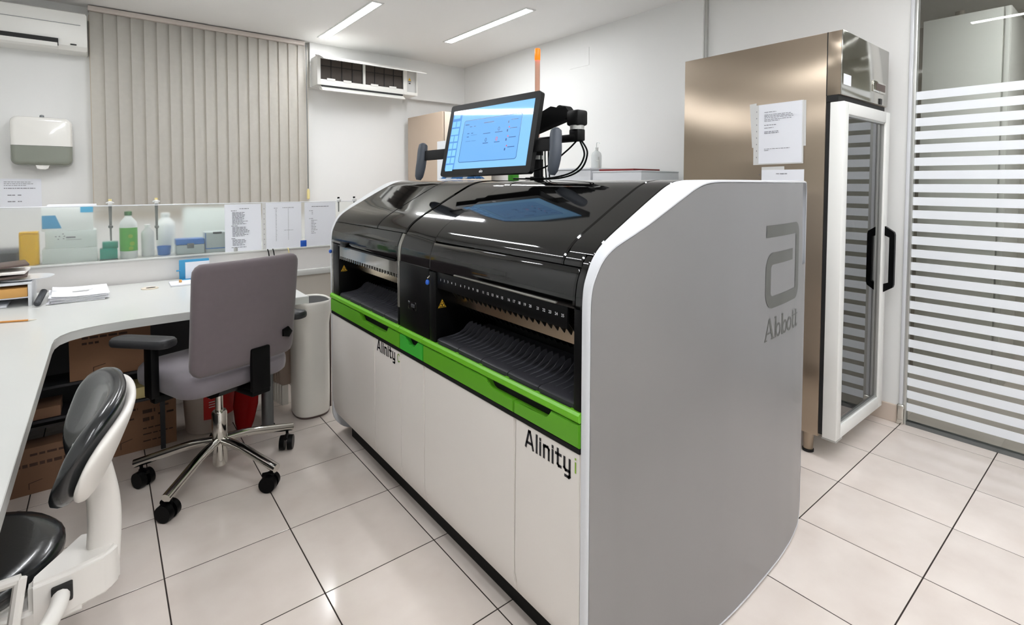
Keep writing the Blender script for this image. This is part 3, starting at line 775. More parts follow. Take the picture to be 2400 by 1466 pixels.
b = B(); cyl(b, (1.443, 1.532, 1.625), (1.497, 1.532, 1.625), 0.024, n=24); pv = obj('pivot', b, 'bezel_black', mon)
b = B(); cyl(b, (1.440, 1.532, 1.625), (1.444, 1.532, 1.625), 0.010, n=20); obj('pivot_cap', b, 'grip_slate', pv)
b = B(); box(b, 1.462-0.05, 1.478-0.04, 1.49, 1.545, 1.585, 1.618, bev=0.004); 
b.free()
b = B(); box(b, 1.448, 1.492, 1.485, 1.54, 1.592, 1.622, bev=0.006); obj('link_neck', b, 'bezel_black', mon)
b = B(); cyl(b, (1.405, 1.735, 1.53), (1.315, 1.735, 1.53), 0.026, n=20); obj('tilt_head', b, 'bezel_black', mon)
b = B(); box(b, -0.06, 0.06, 0.05, 0.075, -0.06, 0.06, bev=0.004); mpart('mount_plate', b, 'bezel_black')
for k, pts in enumerate((((1.47, 1.440, 1.500), (1.465, 1.412, 1.44), (1.455, 1.46, 1.38), (1.44, 1.60, 1.353), (1.42, 1.80, 1.352)),
                         ((1.475, 1.435, 1.500), (1.47, 1.400, 1.45), (1.46, 1.43, 1.385), (1.44, 1.53, 1.353), (1.39, 1.68, 1.353)),
                         ((1.46, 1.450, 1.500), (1.45, 1.50, 1.46), (1.43, 1.60, 1.40), (1.37, 1.70, 1.375), (1.33, 1.75, 1.40)))):
    b = B(); tube(b, spline(pts, 8), 0.0036, 8); obj('cable', b, 'satin_black', mon)
for k, dx in enumerate((0.0, 0.012, 0.022)):
    b = B(); tube(b, spline([(1.455+dx, 1.655-dx, 1.50), (1.450+dx, 1.650-dx, 1.43), (1.456+dx, 1.648-dx, 1.353)], 5), 0.003, 8); obj('cable', b, 'satin_black', mon)

# =================================================================== REFRIGERATOR
fr = thing('display_refrigerator', 'tall stainless steel refrigerator with white-framed glass door', 'refrigerator', (3.0, 1.38, 0))
X0, X1, Y0, Y1, Z0, Z1 = 2.68, 3.33, 1.002, 1.77, 0.105, 2.05
b = B(); box(b, X0, X0+0.045, Y0, Y1, Z0, Z1, bev=0.002); obj('side_panel', b, 'stainless', fr)
b = B(); box(b, X1-0.045, X1, Y0, Y1, Z0, Z1, bev=0.002); obj('side_panel', b, 'stainless', fr)
b = B(); box(b, X0+0.045, X1-0.045, Y1-0.05, Y1, Z0, Z1); obj('back_panel', b, 'fridge_liner', fr)
b = B(); box(b, X0+0.045, X1-0.045, Y0, Y1-0.05, 1.70, Z1); obj('top_housing', b, 'stainless', fr)
b = B(); box(b, X0+0.045, X1-0.045, Y0, Y1-0.05, Z0, 0.17); obj('floor_panel', b, 'fridge_liner', fr)
b = B(); box(b, X0+0.0452, X0+0.052, Y0+0.01, Y1-0.05, 0.17, 1.70); box(b, X1-0.052, X1-0.0452, Y0+0.01, Y1-0.05, 0.17, 1.70); obj('liner', b, 'fridge_liner', fr)
b = B(); box(b, X0, X1, 0.941, 1.000, 1.752, Z1, bev=0.002); hd = obj('header', b, 'stainless', fr)
b = B(); box(b, X0, X1, 0.936, 0.9415, 1.752, Z1, bev=0.002); obj('header_front', b, 'stainless_front', hd)
b = B(); box(b, X0-0.0006, X0+0.004, 0.9985, 1.0025, 1.752, Z1); obj('header_joint', b, 'slot_black', hd)
b = B(); box(b, X0+0.001, X1, 0.95, 1.0, 1.722, 1.752); obj('gasket', b, 'slot_black', fr)
# gasket as a ring around the door opening
b = B()
box(b, X0+0.004, X0+0.04, 0.985, 1.002, 0.118, 1.722); box(b, X1-0.04, X1-0.004, 0.985, 1.002, 0.118, 1.722); box(b, X0+0.04, X1-0.04, 0.985, 1.002, 0.118, 0.16); box(b, X0+0.04, X1-0.04, 0.985, 1.002, 1.69, 1.722)
obj('gasket', b, 'slot_black', fr)
b = B(); box(b, 3.09, 3.275, 0.931, 0.937, 1.812, 1.868, bev=0.002); dp = obj('controller', b, 'chrome', hd)
b = B(); box(b, 3.13, 3.262, 0.9295, 0.932, 1.822, 1.858); obj('display', b, 'brown_binder', dp)
b = B(); box(b, 2.70, 2.79, 0.9345, 0.9365, 1.80, 1.85); obj('rating_sticker', b, 'paper', hd)
b = B(); box(b, 3.20, 3.23, 0.933, 0.937, 1.755, 1.785); obj('lock_plate', b, 'slot_black', hd)
b = B(); fy0, fy1 = 0.922, 0.984
for (a0, a1, c0, c1) in ((X0, X0+0.058, 0.108, 1.720), (X1-0.062, X1, 0.108, 1.720), (X0+0.058, X1-0.062, 0.108, 0.170), (X0+0.058, X1-0.062, 1.662, 1.720)):
    box(b, a0, a1, fy0, fy1, c0, c1, bev=0.004)
door = obj('door', b, 'fridge_white', fr)
b = B(); box(b, X0+0.056, X1-0.060, 0.940, 0.944, 0.168, 1.664); obj('door_glass', b, 'pane_fridge', door)
b = B()
for (a0, a1, c0, c1) in ((X0+0.056, X0+0.066, 0.17, 1.662), (X1-0.070, X1-0.060, 0.17, 1.662), (X0+0.056, X1-0.06, 0.168, 0.178), (X0+0.056, X1-0.06, 1.654, 1.664)):
    box(b, a0, a1, 0.930, 0.940, c0, c1)
obj('glazing_bead', b, 'aluminium', door)
hx0, hx1 = 3.292, 3.316
b = B()
prism(b, [(0.922, 0.745), (0.880, 0.775), (0.876, 0.79), (0.876, 1.06), (0.880, 1.075), (0.922, 1.105), (0.922, 1.055), (0.900, 1.045), (0.900, 0.80), (0.922, 0.79)],
      lambda a, c: (hx0, a, c), lambda a, c: (hx1, a, c))
obj('handle', b, 'satin_black', door)
for z in (0.40, 0.68, 0.96, 1.24, 1.50):
    b = B()
    for k in range(15): y = 1.03+k*0.046; cyl(b, (X0+0.055, y, z), (X1-0.055, y, z), 0.003, n=6)
    for x in (X0+0.07, 3.0, X1-0.07): cyl(b, (x, 1.02, z-0.004), (x, 1.69, z-0.004), 0.004, n=6)
    obj('wire_shelf', b, 'wire_white', fr)
for x, y in ((2.72, 1.06), (3.29, 1.06), (2.72, 1.71), (3.29, 1.71)):
    b = B(); cyl(b, (x, y, 0.012), (x, y, 0.108), 0.022, 0.026, n=18); lg = obj('leg', b, 'stainless', fr)
    b = B(); cyl(b, (x, y, 0), (x, y, 0.012), 0.026, n=18); obj('foot', b, 'slot_black', lg)
b = B(); box(b, X0+0.01, X0+0.09, 0.925, 0.99, 0.096, 0.106, bev=0.002); obj('hinge', b, 'aluminium', door)

# notices on the refrigerator side
def sheet(name, M, w, h, label, m='paper', lines=(), sleeve=None, th=0.0015, group=None):
    t = bpy.data.objects.new(name, None); COL.objects.link(t); t.empty_display_size = 0.05
    base = M @ Vector((w/2, 0, 0)); t.location = base; MW[t] = Matrix.Translation(base); tag(t, label, 'notice', group)
    b = B(); n = 6
    V = [[b.verts.new(M @ Vector((w*i/n, h*j/n, th + 0.002*math.sin(i*1.1)*(j/n-0.5)**2))) for i in range(n+1)] for j in range(n+1)]
    V2 = [[b.verts.new(M @ Vector((w*i/n, h*j/n, 0.0004))) for i in range(n+1)] for j in range(n+1)]
    for j in range(n):
        for i in range(n):
            b.faces.new((V[j][i], V[j][i+1], V[j+1][i+1], V[j+1][i])); b.faces.new((V2[j][i], V2[j+1][i], V2[j+1][i+1], V2[j][i+1]))
    for i in range(n):
        b.faces.new((V[0][i], V2[0][i], V2[0][i+1], V[0][i+1])); b.faces.new((V[n][i], V[n][i+1], V2[n][i+1], V2[n][i]))
        b.faces.new((V[i][0], V[i+1][0], V2[i+1][0], V2[i][0])); b.faces.new((V[i][n], V2[i][n], V2[i+1][n], V[i+1][n]))
    obj('paper_sheet', b, m, t)
    if lines:
        b = B(); Mz = M @ Matrix.Translation((0, 0, th+0.0022))
        for (x0, x1, y1, rows, step, hh, rag, sd) in lines: print_lines(b, Mz, x0*w, x1*w, y1*h, rows, step*h, hh, rag, sd)
        obj('print', b, 'ink_grey', t, smooth=False, kind='stuff')
    if sleeve:
        b = B()
        for q_, (x0, x1, y0, y1, tilt) in enumerate(sleeve):
            Mx = M @ Matrix.Translation((x0, y0, -0.0013*q_)) @ Matrix.Rotation(tilt, 4, 'Z')
            box(b, 0, x1-x0, 0, y1-y0, 0.0002, 0.0010, M=Mx)
        sl_ = obj('plastic_sleeve', b, 'sleeve', t)
        b = B()
        for k in range(8): rect(b, -0.013, -0.009, 0.03+k*0.034, 0.036+k*0.034, M @ Matrix.Translation((0, 0, 0.0013)))
        obj('punch_holes', b, 'ink_grey', sl_, smooth=False, kind='stuff')
    return t
Mf = frame_mat((2.6755, 1.318, 1.438), (0, -1, 0), (0, 0, 1)) @ Matrix.Rotation(0.012, 4, 'Z')
sheet('notice_sheet', Mf, 0.215, 0.305, 'printed notice in a punched plastic sleeve taped to the refrigerator side',
      lines=((.14, .42, .86, 1, .03, .0026, 0, 1), (.14, .86, .815, 3, .025, .0026, .15, 2), (.14, .86, .735, 2, .025, .0026, .5, 3), (.14, .42, .64, 1, .02, .0036, 0, 4),
             (.14, .36, .595, 1, .02, .0026, 0, 5), (.14, .50, .53, 2, .024, .0034, .1, 6), (.14, .74, .24, 1, .02, .0026, 0, 7), (.14, .26, .215, 1, .02, .0026, 0, 8)),
      sleeve=((-0.028, 0.222, -0.006, 0.305, 0), (-0.036, 0.0, 0.085, 0.315, 0.06), (0.2, 0.232, 0.08, 0.303, 0)))
Mf = frame_mat((2.6785, 1.302, 1.11), (0, -1, 0), (0, 0, 1))
sheet('notice_sheet', Mf, 0.21, 0.295, 'lower white sheet taped to the refrigerator side, half hidden by the analyser',
      lines=((.36, .62, .925, 1, .03, .0036, 0, 11),), sleeve=((0.0, 0.115, 0.29, 0.31, 0.02),))

# =================================================================== OFFICE CHAIR
ch = thing('office_chair', 'grey upholstered office chair on chrome five-star base, back to the viewer', 'chair', (0.39, 2.64, 0), math.radians(21))
def cpart(name, bm, m, parent=ch, **k): return obj(name, bm, m, parent, local=True, **k)
for k in range(5):
    a = math.radians(12-21+72*k); d = Vector((math.cos(a), math.sin(a), 0))
    b = B(); pts = [d*0.02+Vector((0, 0, 0.165)), d*0.12+Vector((0, 0, 0.155)), d*0.25+Vector((0, 0, 0.122)), d*0.335+Vector((0, 0, 0.100))]
    sp = spline(pts, 4); tube(b, sp, 0.0, 14, rs=[0.0185]*len(sp)); lg = cpart('base_leg', b, 'chrome')
    c = d*0.31; ca = a + (0.9, 2.2, -0.6, 1.5, 0.4)[k]; fw = Vector((math.cos(ca), math.sin(ca), 0)); sd = Vector((-fw.y, fw.x, 0)); cc_ = c - fw*0.012
    b = B()
    for s in (-1, 1): cyl(b, cc_+sd*s*0.007+Vector((0, 0, 0.036)), cc_+sd*s*0.030+Vector((0, 0, 0.036)), 0.036, 0.034, n=24)
    wh = cpart('caster', b, 'satin_black', lg)
    b = B(); cyl(b, c+Vector((0, 0, 0.045)), c+Vector((0, 0, 0.10)), 0.0065, n=10); tube(b, [cc_+Vector((0, 0, 0.066))-fw*0.028, cc_+Vector((0, 0, 0.072)), c+Vector((0, 0, 0.066))+fw*0.006], 0.009, 8); cpart('caster_stem', b, 'satin_black', lg)
b = B(); lathe(b, [(0.024, 0.05), (0.030, 0.055), (0.031, 0.19), (0.0315, 0.292), (0.027, 0.300)], n=28); cpart('column_sleeve', b, 'chrome')
b = B(); cyl(b, (0, 0, 0.30), (0, 0, 0.41), 0.016, n=20); cpart('gas_piston', b, 'chrome')
b = B(); prism(b, [(-0.17, 0.452), (-0.15, 0.425), (-0.10, 0.405), (0.12, 0.405), (0.17, 0.44), (0.17, 0.455)], lambda a, c: (-0.09, a, c), lambda a, c: (0.09, a, c)); cpart('mechanism', b, 'satin_black')
def pillow(bm, w, d, r, levels, cx=0.0, cy=0.0, n=6):
    """stack of rounded rectangles: (inset, z) per level"""
    rings = []
    for ins, z in levels:
        rings.append([bm.verts.new((x, y, z)) for x, y in rrect(w-2*ins, d-2*ins, max(r-ins*0.7, 0.006), n, cx, cy)])
    k_ = len(rings[0])
    for A, C in zip(rings, rings[1:]):
        for k in range(k_): bm.faces.new((A[k], A[(k+1) % k_], C[(k+1) % k_], C[k]))
    bm.faces.new(rings[0][::-1]); bm.faces.new(rings[-1])
b = B(); pillow(b, 0.48, 0.46, 0.09, [(0.05, 0.452), (0.015, 0.456), (0.004, 0.466), (0.0, 0.485), (0.0, 0.512), (0.004, 0.528), (0.014, 0.540), (0.035, 0.548), (0.09, 0.551)], 0, 0.03); cpart('seat_cushion', b, 'upholstery_seat', ang=60)
# backrest: rounded, slightly curved slab
def slab(bm, w0, w1, h, r, depth, curve, nx=20, nz=18):
    """front and back faces bulge slightly; rounded rectangle outline"""
    def half(z):
        t = z/h; w = w0+(w1-w0)*t; e = min(z, h-z)
        return w/2 - (r-math.sqrt(max(0, r*r-(r-e)**2)) if e < r else 0)
    zs = [h*(0.5-0.5*math.cos(PI*j/nz)) for j in range(nz+1)]
    sides = []
    for s in (-1, 1):
        rows = []
        for z in zs:
            hw = half(z); row = []
            for i in range(nx+1):
                u = -math.cos(PI*i/nx); x = u*hw
                edge = min(1.0, min(hw*(1-abs(u)), z, h-z)/0.025); th = depth/2*math.sqrt(max(0, 1-(1-edge)**2))
                y = curve*(x/(w0/2))**2 + s*th
                row.append(bm.verts.new((x, y, z)))
            rows.append(row)
        sides.append(rows)
    for rows, fl in zip(sides, (0, 1)):
        for A, C in zip(rows, rows[1:]):
            for i in range(nx): bm.faces.new((A[i], A[i+1], C[i+1], C[i]) if fl == 0 else (A[i], C[i], C[i+1], A[i+1]))
    bmesh.ops.remove_doubles(bm, verts=bm.verts[:], dist=0.0002)
b = B(); slab(b, 0.455, 0.465, 0.465, 0.045, 0.048, 0.018)
b.transform(Matrix.Translation((0.0, -0.215, 0.548)) @ Matrix.Rotation(math.radians(6), 4, 'X')); bk = cpart('backrest', b, 'upholstery', ang=60)
b = B()
box(b, -0.003, 0.082, -0.258, -0.236, 0.43, 0.62, bev=0.006); box(b, -0.003, 0.082, -0.255, -0.05, 0.412, 0.440, bev=0.006); cpart('back_spine', b, 'satin_black')
b = B(); lathe(b, [(0.010, -0.008), (0.020, -0.004), (0.026, 0.002), (0.024, 0.012), (0.012, 0.016)], n=5)
b.transform(Matrix.Translation((0.165, -0.250, 0.655)) @ Matrix.Rotation(math.radians(90), 4, 'X')); cpart('adjust_knob', b, 'satin_black', bk)
for s, toe in ((-1, 0.40), (1, 0.25)):
    xa = s*0.262
    b = B(); box(b, xa-0.016, xa+0.016, -0.015, 0.045, 0.45, 0.665, bev=0.006); box(b, min(xa, s*0.12), max(xa, s*0.12), -0.005, 0.035, 0.425, 0.455, bev=0.004); ar = cpart('arm_post', b, 'satin_black')
    b = B(); pillow(b, 0.095, 0.27, 0.042, [(0.012, 0.0), (0.003, 0.004), (0.0, 0.012), (0.001, 0.026), (0.007, 0.034), (0.02, 0.038)])
    b.transform(Matrix.Translation((xa+(-0.012 if s < 0 else 0.045), (0.05 if s < 0 else -0.015), 0.660)) @ Matrix.Rotation(toe, 4, 'Z')); cpart('arm_pad', b, 'arm_pad', ar)

# =================================================================== LABORATORY STOOL (left foreground)
st = thing('laboratory_stool', 'white and black saddle-back laboratory stool in the left foreground', 'stool', (-0.28, 1.54, 0))
def sp(name, bm, m, parent=st, **k): return obj(name, bm, m, parent, **k)
b = B(); lathe(b, [(0.155, 0.455), (0.192, 0.462), (0.206, 0.480), (0.206, 0.495), (0.194, 0.509), (0.160, 0.515), (0.08, 0.511), (0.002, 0.508)], (-0.290, 1.590, 0.008), 40); sp('seat_pad', b, 'vinyl_black', ang=60)
b = B(); lathe(b, [(0.06, 0.40), (0.14, 0.425), (0.188, 0.452), (0.188, 0.458), (0.01, 0.458)], (-0.290, 1.590, 0.008), 36); sp('seat_shell', b, 'stool_plastic', ang=50)
# bracket from under the seat to the column
b = B(); prism(b, [(-0.135, 1.410), (-0.060, 1.420), (-0.008, 1.438), (0.014, 1.470), (0.010, 1.52), (-0.03, 1.55), (-0.060, 1.560), (-0.078, 1.50), (-0.135, 1.445)],
               lambda a, c: (a, c, 0.420), lambda a, c: (a, c, 0.512))
prism(b, [(-0.24, 1.435), (-0.150, 1.408), (-0.045, 1.424), (-0.045, 1.56), (-0.15, 1.62), (-0.24, 1.62)], lambda a, c: (a, c, 0.412), lambda a, c: (a, c, 0.462))
bmesh.ops.bevel(b, geom=b.edges[:], offset=0.008, segments=3, affect='EDGES'); br = sp('back_bracket', b, 'stool_plastic', ang=50)
b = B(); box(b, -0.100, -0.066, 1.406, 1.424, 0.455, 0.492, bev=0.003); sp('lever_slot', b, 'slot_black', br)
b = B(); pts = spline([(-0.084, 1.415, 0.474), (-0.090, 1.385, 0.462), (-0.108, 1.345, 0.452), (-0.140, 1.31, 0.444), (-0.20, 1.285, 0.44)], 5); tube(b, pts, 0.0155, 12); sp('lever', b, 'stool_plastic')
# upright column
b = B()
pts = spline([(-0.018, 1.49, 0.46), (-0.012, 1.49, 0.55), (-0.014, 1.488, 0.62), (-0.024, 1.482, 0.69), (-0.036, 1.475, 0.755)], 6)
rings = []
for i, p in enumerate(pts):
    t = i/(len(pts)-1); hw = 0.022; hd = 0.032-0.004*t
    rings.append([b.verts.new((p.x+hd*math.copysign(abs(math.cos(a))**0.6, math.cos(a)), p.y+hw*math.copysign(abs(math.sin(a))**0.6, math.sin(a)), p.z)) for a in [2*PI*k/16 for k in range(16)]])
for A, C in zip(rings, rings[1:]):
    for k in range(16): b.faces.new((A[k], A[(k+1) % 16], C[(k+1) % 16], C[k]))
b.faces.new(rings[0][::-1]); b.faces.new(rings[-1]); sp('back_column', b, 'stool_plastic', ang=60)
# curved backrest: plan arc, bean-shaped height
def bent_pad(bm, Rc, ht, hh0, zoff, ang, ex=3.0, n=36, m=20, dish=0.0):
    """closed cushion bent along an arc: ht half thickness, hh0 half height"""
    R = 0.36; cx, cy = -0.352, 1.485; tw = math.radians(2); rings = []
    for i in range(n+1):
        u = -math.cos(PI*i/n); a = u*ang; k = math.sqrt(max(0.0, 1-abs(u)**4)); hh = max(hh0*k, 0.0008); t = max(ht*math.sqrt(max(0, 1-abs(u)**8)), 0.0006)
        ring = []
        for j in range(m):
            q = 2*PI*j/m; c, s_ = math.cos(q), math.sin(q)
            dr = t*math.copysign(abs(c)**(2/ex), c); dz = hh*math.copysign(abs(s_)**(2/ex), s_)
            if dish and c < 0: dr += dish*t*(1-(abs(dz)/hh)**2)*k
            rr_ = Rc+dr+0.40*dz
            lx, ly = rr_*math.cos(a)-R, rr_*math.sin(a)
            ring.append(bm.verts.new((cx+R+lx*math.cos(tw)+ly*math.sin(tw), cy-lx*math.sin(tw)+ly*math.cos(tw), 0.770+0.018*u+zoff+dz)))
        rings.append(ring)
    for A, C in zip(rings, rings[1:]):
        for j in range(m): bm.faces.new((A[j], A[(j+1) % m], C[(j+1) % m], C[j]))
    bm.faces.new(rings[0][::-1]); bm.faces.new(rings[-1])
AB = math.radians(32)
b = B(); bent_pad(b, 0.332, 0.028, 0.100, 0.004, AB, dish=0.55); sp('back_pad', b, 'vinyl_black', ang=70)
b = B(); bent_pad(b, 0.364, 0.014, 0.084, -0.004, AB*0.97); sp('back_shell', b, 'stool_plastic', ang=70)
b = B(); cyl(b, (-0.28, 1.54, 0.10), (-0.28, 1.54, 0.41), 0.025, n=20); sp('gas_column', b, 'chrome')
for k in range(5):
    a = 2*PI*k/5+0.3; d = Vector((math.cos(a), math.sin(a), 0)); c0 = Vector((-0.28, 1.54, 0))
    b = B(); tube(b, [c0+d*0.01+Vector((0, 0, 0.12)), c0+d*0.24+Vector((0, 0, 0.075))], 0.0, 10, rs=[0.022, 0.015]); lg = sp('base_leg', b, 'stool_plastic')
    b = B(); q = c0+d*0.24; sd = Vector((-d.y, d.x, 0)); cyl(b, q-sd*0.018+Vector((0, 0, 0.028)), q+sd*0.018+Vector((0, 0, 0.028)), 0.028, n=18); sp('caster', b, 'satin_black', lg)
    b = B(); cyl(b, q+Vector((0, 0, 0.05)), q+Vector((0, 0, 0.08)), 0.008, n=8); sp('caster_stem', b, 'satin_black', lg)
# second support frame poking in at the lower left
b = B()
tube(b, [(-0.139, 1.36, 0.566), (-0.150, 1.345, 0.48), (-0.158, 1.35, 0.40)], 0.010, 10)
tube(b, [(-0.139, 1.36, 0.564), (-0.30, 1.375, 0.556)], 0.010, 10)
tube(b, [(-0.158, 1.35, 0.40), (-0.19, 1.45, 0.40), (-0.23, 1.50, 0.43)], 0.010, 10)
sp('arm_rod', b, 'stool_plastic')

# =================================================================== L-SHAPED BENCH
dk = thing('laboratory_bench', 'white L-shaped laboratory bench top wrapping the left corner', 'bench', (0.1, 3.2, 0))
poly = [(-1.12, -0.9), (-0.155, -0.9), (-0.155, 2.50), (-0.152, 2.57), (-0.140, 2.625), (-0.112, 2.672), (-0.070, 2.704), (-0.012, 2.726), (0.07, 2.742), (0.20, 2.748), (0.82, 2.752), (0.82, 3.722), (-1.12, 3.722)]
b = B(); prism(b, poly, lambda a, c: (a, c, 0.706), lambda a, c: (a, c, 0.742))
es = [e for e in b.edges if all(v.co.z > 0.74 for v in e.verts)]
bmesh.ops.bevel(b, geom=es, offset=0.0025, segments=2, affect='EDGES'); obj('worktop', b, 'laminate', dk, ang=30)
b = B(); cyl(b, (0.671, 3.0, 0.0), (0.671, 3.0, 0.706), 0.030, n=22); lg = obj('leg', b, 'steel_grey', dk)
b = B(); cyl(b, (0.671, 3.0, 0.0), (0.671, 3.0, 0.012), 0.036, n=22); obj('foot', b, 'satin_black', lg)
for x, y in ((-0.95, -0.7), (-0.30, -0.7), (0.671, 3.6)):
    b = B(); cyl(b, (x, y, 0.0), (x, y, 0.706), 0.030, n=22); obj('leg', b, 'steel_grey', dk)
b = B(); box(b, -1.0, 0.40, 3.64, 3.665, 0.05, 0.706); obj('dark_panel', b, 'dark_grey', dk)  # dark sheet put in for the shade at the back of the niche
b = B(); box(b, -0.98, -0.955, 0.2, 3.6, 0.05, 0.706); obj('dark_panel', b, 'dark_grey', dk)
b = B(); box(b, -0.42, -0.395, 2.9, 3.63, 0.0, 0.706); obj('support_panel', b, 'dark_grey', dk)
b = B(); lathe(b, [(0.030, 0.0), (0.040, 0.0), (0.040, 0.0035), (0.036, 0.0045), (0.030, 0.004)], (0.192, 3.49, 0.742), 28); gm = obj('cable_grommet', b, 'cream', dk)
b = B(); lathe(b, [(0.0, 0.0002), (0.022, 0.0002), (0.022, 0.0052), (0.0, 0.0052)][1:3], (0.196, 3.49, 0.742), 24, sx=1.0, sy=0.55); obj('grommet_hole', b, 'slot_black', gm)

# =================================================================== BACK WALL: BLINDS
bl = thing('vertical_blinds', 'beige vertical slat blinds covering the window on the back wall', 'blinds', (0.74, 5.25, 1.08))
b = B(); box(b, -0.062, 1.545, 5.215, 5.285, 2.652, 2.690, bev=0.003); obj('head_rail', b, 'blind_rail', bl)
sb = B(); n = 8; wv = 0.104
V = [[sb.verts.new((-wv/2+wv*i/n, 0.006*(1-(2*i/n-1)**2)*-1, z)) for i in range(n+1)] for z in (0.0, 1.56)]
for i in range(n): sb.faces.new((V[0][i], V[0][i+1], V[1][i+1], V[1][i]))
bmesh.ops.solidify(sb, geom=sb.faces[:], thickness=0.0012)
slat_me = finish(sb, True, 60); slat_me.materials.append(MATS['blind_fabric'])
for k in range(19):
    o = bpy.data.objects.new('slat', slat_me.copy()); COL.objects.link(o); o.parent = bl
    o.location = Vector((-0.004+0.0855*k, 5.25, 1.09)) - MW[bl].translation; o.rotation_euler = (0, 0, math.radians(14))
b = B(); tube(b, [(1.548, 5.205, 2.655), (1.551, 5.20, 1.9), (1.553, 5.20, 1.27)], 0.0022, 6); tube(b, [(1.556, 5.21, 2.655), (1.558, 5.21, 1.9), (1.558, 5.20, 1.27)], 0.0022, 6); cd = obj('cord', b, 'steel_grey', bl)
b = B(); lathe(b, [(0.005, 0), (0.014, 0.006), (0.014, 0.085), (0.008, 0.10), (0.004, 0.102)], (1.556, 5.20, 1.165), 14); obj('cord_weight', b, 'cord_cream', cd)
b = B(); box(b, -0.06, 1.53, 5.318, 5.33, 1.02, 2.64); w2 = struct('window_2', b, 'cream', 'window reveal behind the vertical blinds')

# =================================================================== AIR CONDITIONERS
ac = thing('air_conditioner', 'wall air conditioner with its front flap lifted, dark filters exposed', 'air conditioner', (2.14, 5.16, 2.24))
b = B()
box(b, 1.610, 2.668, 5.10, 5.25, 2.268, 2.545, bev=0.006)
body = obj('body', b, 'ac_white', ac)
b = B()
for (a0, a1, c0, c1) in ((1.610, 1.642, 2.268, 2.545), (2.062, 2.086, 2.32, 2.545), (2.503, 2.545, 2.268, 2.545), (1.642, 2.503, 2.268, 2.322), (2.545, 2.668, 2.268, 2.300), (2.655, 2.668, 2.30, 2.545), (1.642, 2.668, 2.520, 2.545)):
    box(b, a0, a1, 5.062, 5.10, c0, c1, bev=0.002)
obj('front_frame', b, 'ac_white', ac)
for x0, x1 in ((1.643, 2.061), (2.087, 2.502)):
    b = B(); box(b, x0, x1, 5.083, 5.099, 2.318, 2.522); f = obj('filter', b, 'filter_dark', ac)
    b = B(); w = (x1-x0)/4
    for k in range(5): xx = x0+k*w; box(b, max(x0, xx-0.003), min(x1, xx+0.003), 5.077, 5.084, 2.318, 2.522)
    box(b, x0, x1, 5.077, 5.084, 2.452, 2.458); obj('filter_grid', b, 'slot_black', f)
for xx in (1.70, 1.86, 2.14, 2.34):
    b = B(); box(b, xx, xx+0.08, 5.056, 5.064, 2.312, 2.336, bev=0.003); obj('clip', b, 'ac_white', ac)
b = B(); box(b, 2.546, 2.654, 5.085, 5.099, 2.302, 2.519, bev=0.002); cb = obj('control_cover', b, 'sleeve', ac)
b = B(); M = frame_mat((2.585, 5.0845, 2.44), (1, 0, 0), (0, 0, 1)); vs = [b.verts.new(M @ Vector(p)) for p in ((-0.018, -0.016, 0), (0.018, -0.016, 0), (0, 0.018, 0))]; b.faces.new(vs); obj('warning_label', b, 'warning_yellow', cb, smooth=False)
b = B(); rect(b, -0.012, 0.012, -0.05, -0.038, M); rect(b, -0.018, 0.018, -0.028, -0.022, M); obj('label_print', b, 'ink_black', cb, smooth=False, kind='stuff')
b = B(); prism(b, [(5.105, 2.546), (5.10, 2.556), (4.99, 2.530), (4.862, 2.482), (4.858, 2.474), (4.99, 2.520)], lambda a, c: (1.606, a, c), lambda a, c: (2.672, a, c)); obj('front_flap', b, 'ac_white', ac, ang=20)
b = B(); prism(b, [(5.085, 2.262), (5.03, 2.222), (5.022, 2.212), (5.04, 2.208), (5.10, 2.225), (5.15, 2.267)], lambda a, c: (1.645, a, c), lambda a, c: (2.503, a, c)); lv = obj('louvre', b, 'ac_white', ac, ang=40)
b = B(); prism(b, [(5.066, 2.268), (5.066, 2.252), (5.092, 2.232), (5.15, 2.267)], lambda a, c: (1.652, a, c), lambda a, c: (2.496, a, c)); obj('outlet', b, 'slot_black', lv)

a2 = thing('air_conditioner', 'closed white wall air conditioner cut off at the upper left corner', 'air conditioner', (-0.6, 5.22, 2.30))
b = B(); prism(b, [(5.33, 2.60), (5.17, 2.605), (5.125, 2.59), (5.118, 2.42), (5.130, 2.345), (5.165, 2.316), (5.33, 2.31)], lambda a, c: (-1.12, a, c), lambda a, c: (-0.068, a, c))
bmesh.ops.bevel(b, geom=[e for e in b.edges if abs(e.verts[0].co.x-e.verts[1].co.x) < 1e-5], offset=0.006, segments=2, affect='EDGES'); obj('body', b, 'ac_white', a2, ang=30)
b = B(); box(b, -1.12, -0.105, 5.116, 5.121, 2.500, 2.503); obj('panel_joint', b, 'steel_grey', a2)
b = B(); prism(b, [(5.112, 2.385), (5.112, 2.350), (5.135, 2.335), (5.15, 2.385)], lambda a, c: (-1.08, a, c), lambda a, c: (-0.232, a, c)); obj('air_slot', b, 'slot_black', a2)
b = B(); prism(b, [(5.108, 2.352), (5.118, 2.325), (5.150, 2.312), (5.15, 2.318), (5.125, 2.332)], lambda a, c: (-1.08, a, c), lambda a, c: (-0.236, a, c)); obj('louvre', b, 'ac_white', a2)
b = B(); box(b, -0.165, -0.13, 5.117, 5.126, 2.350, 2.358); obj('status_window', b, 'slot_black', a2)

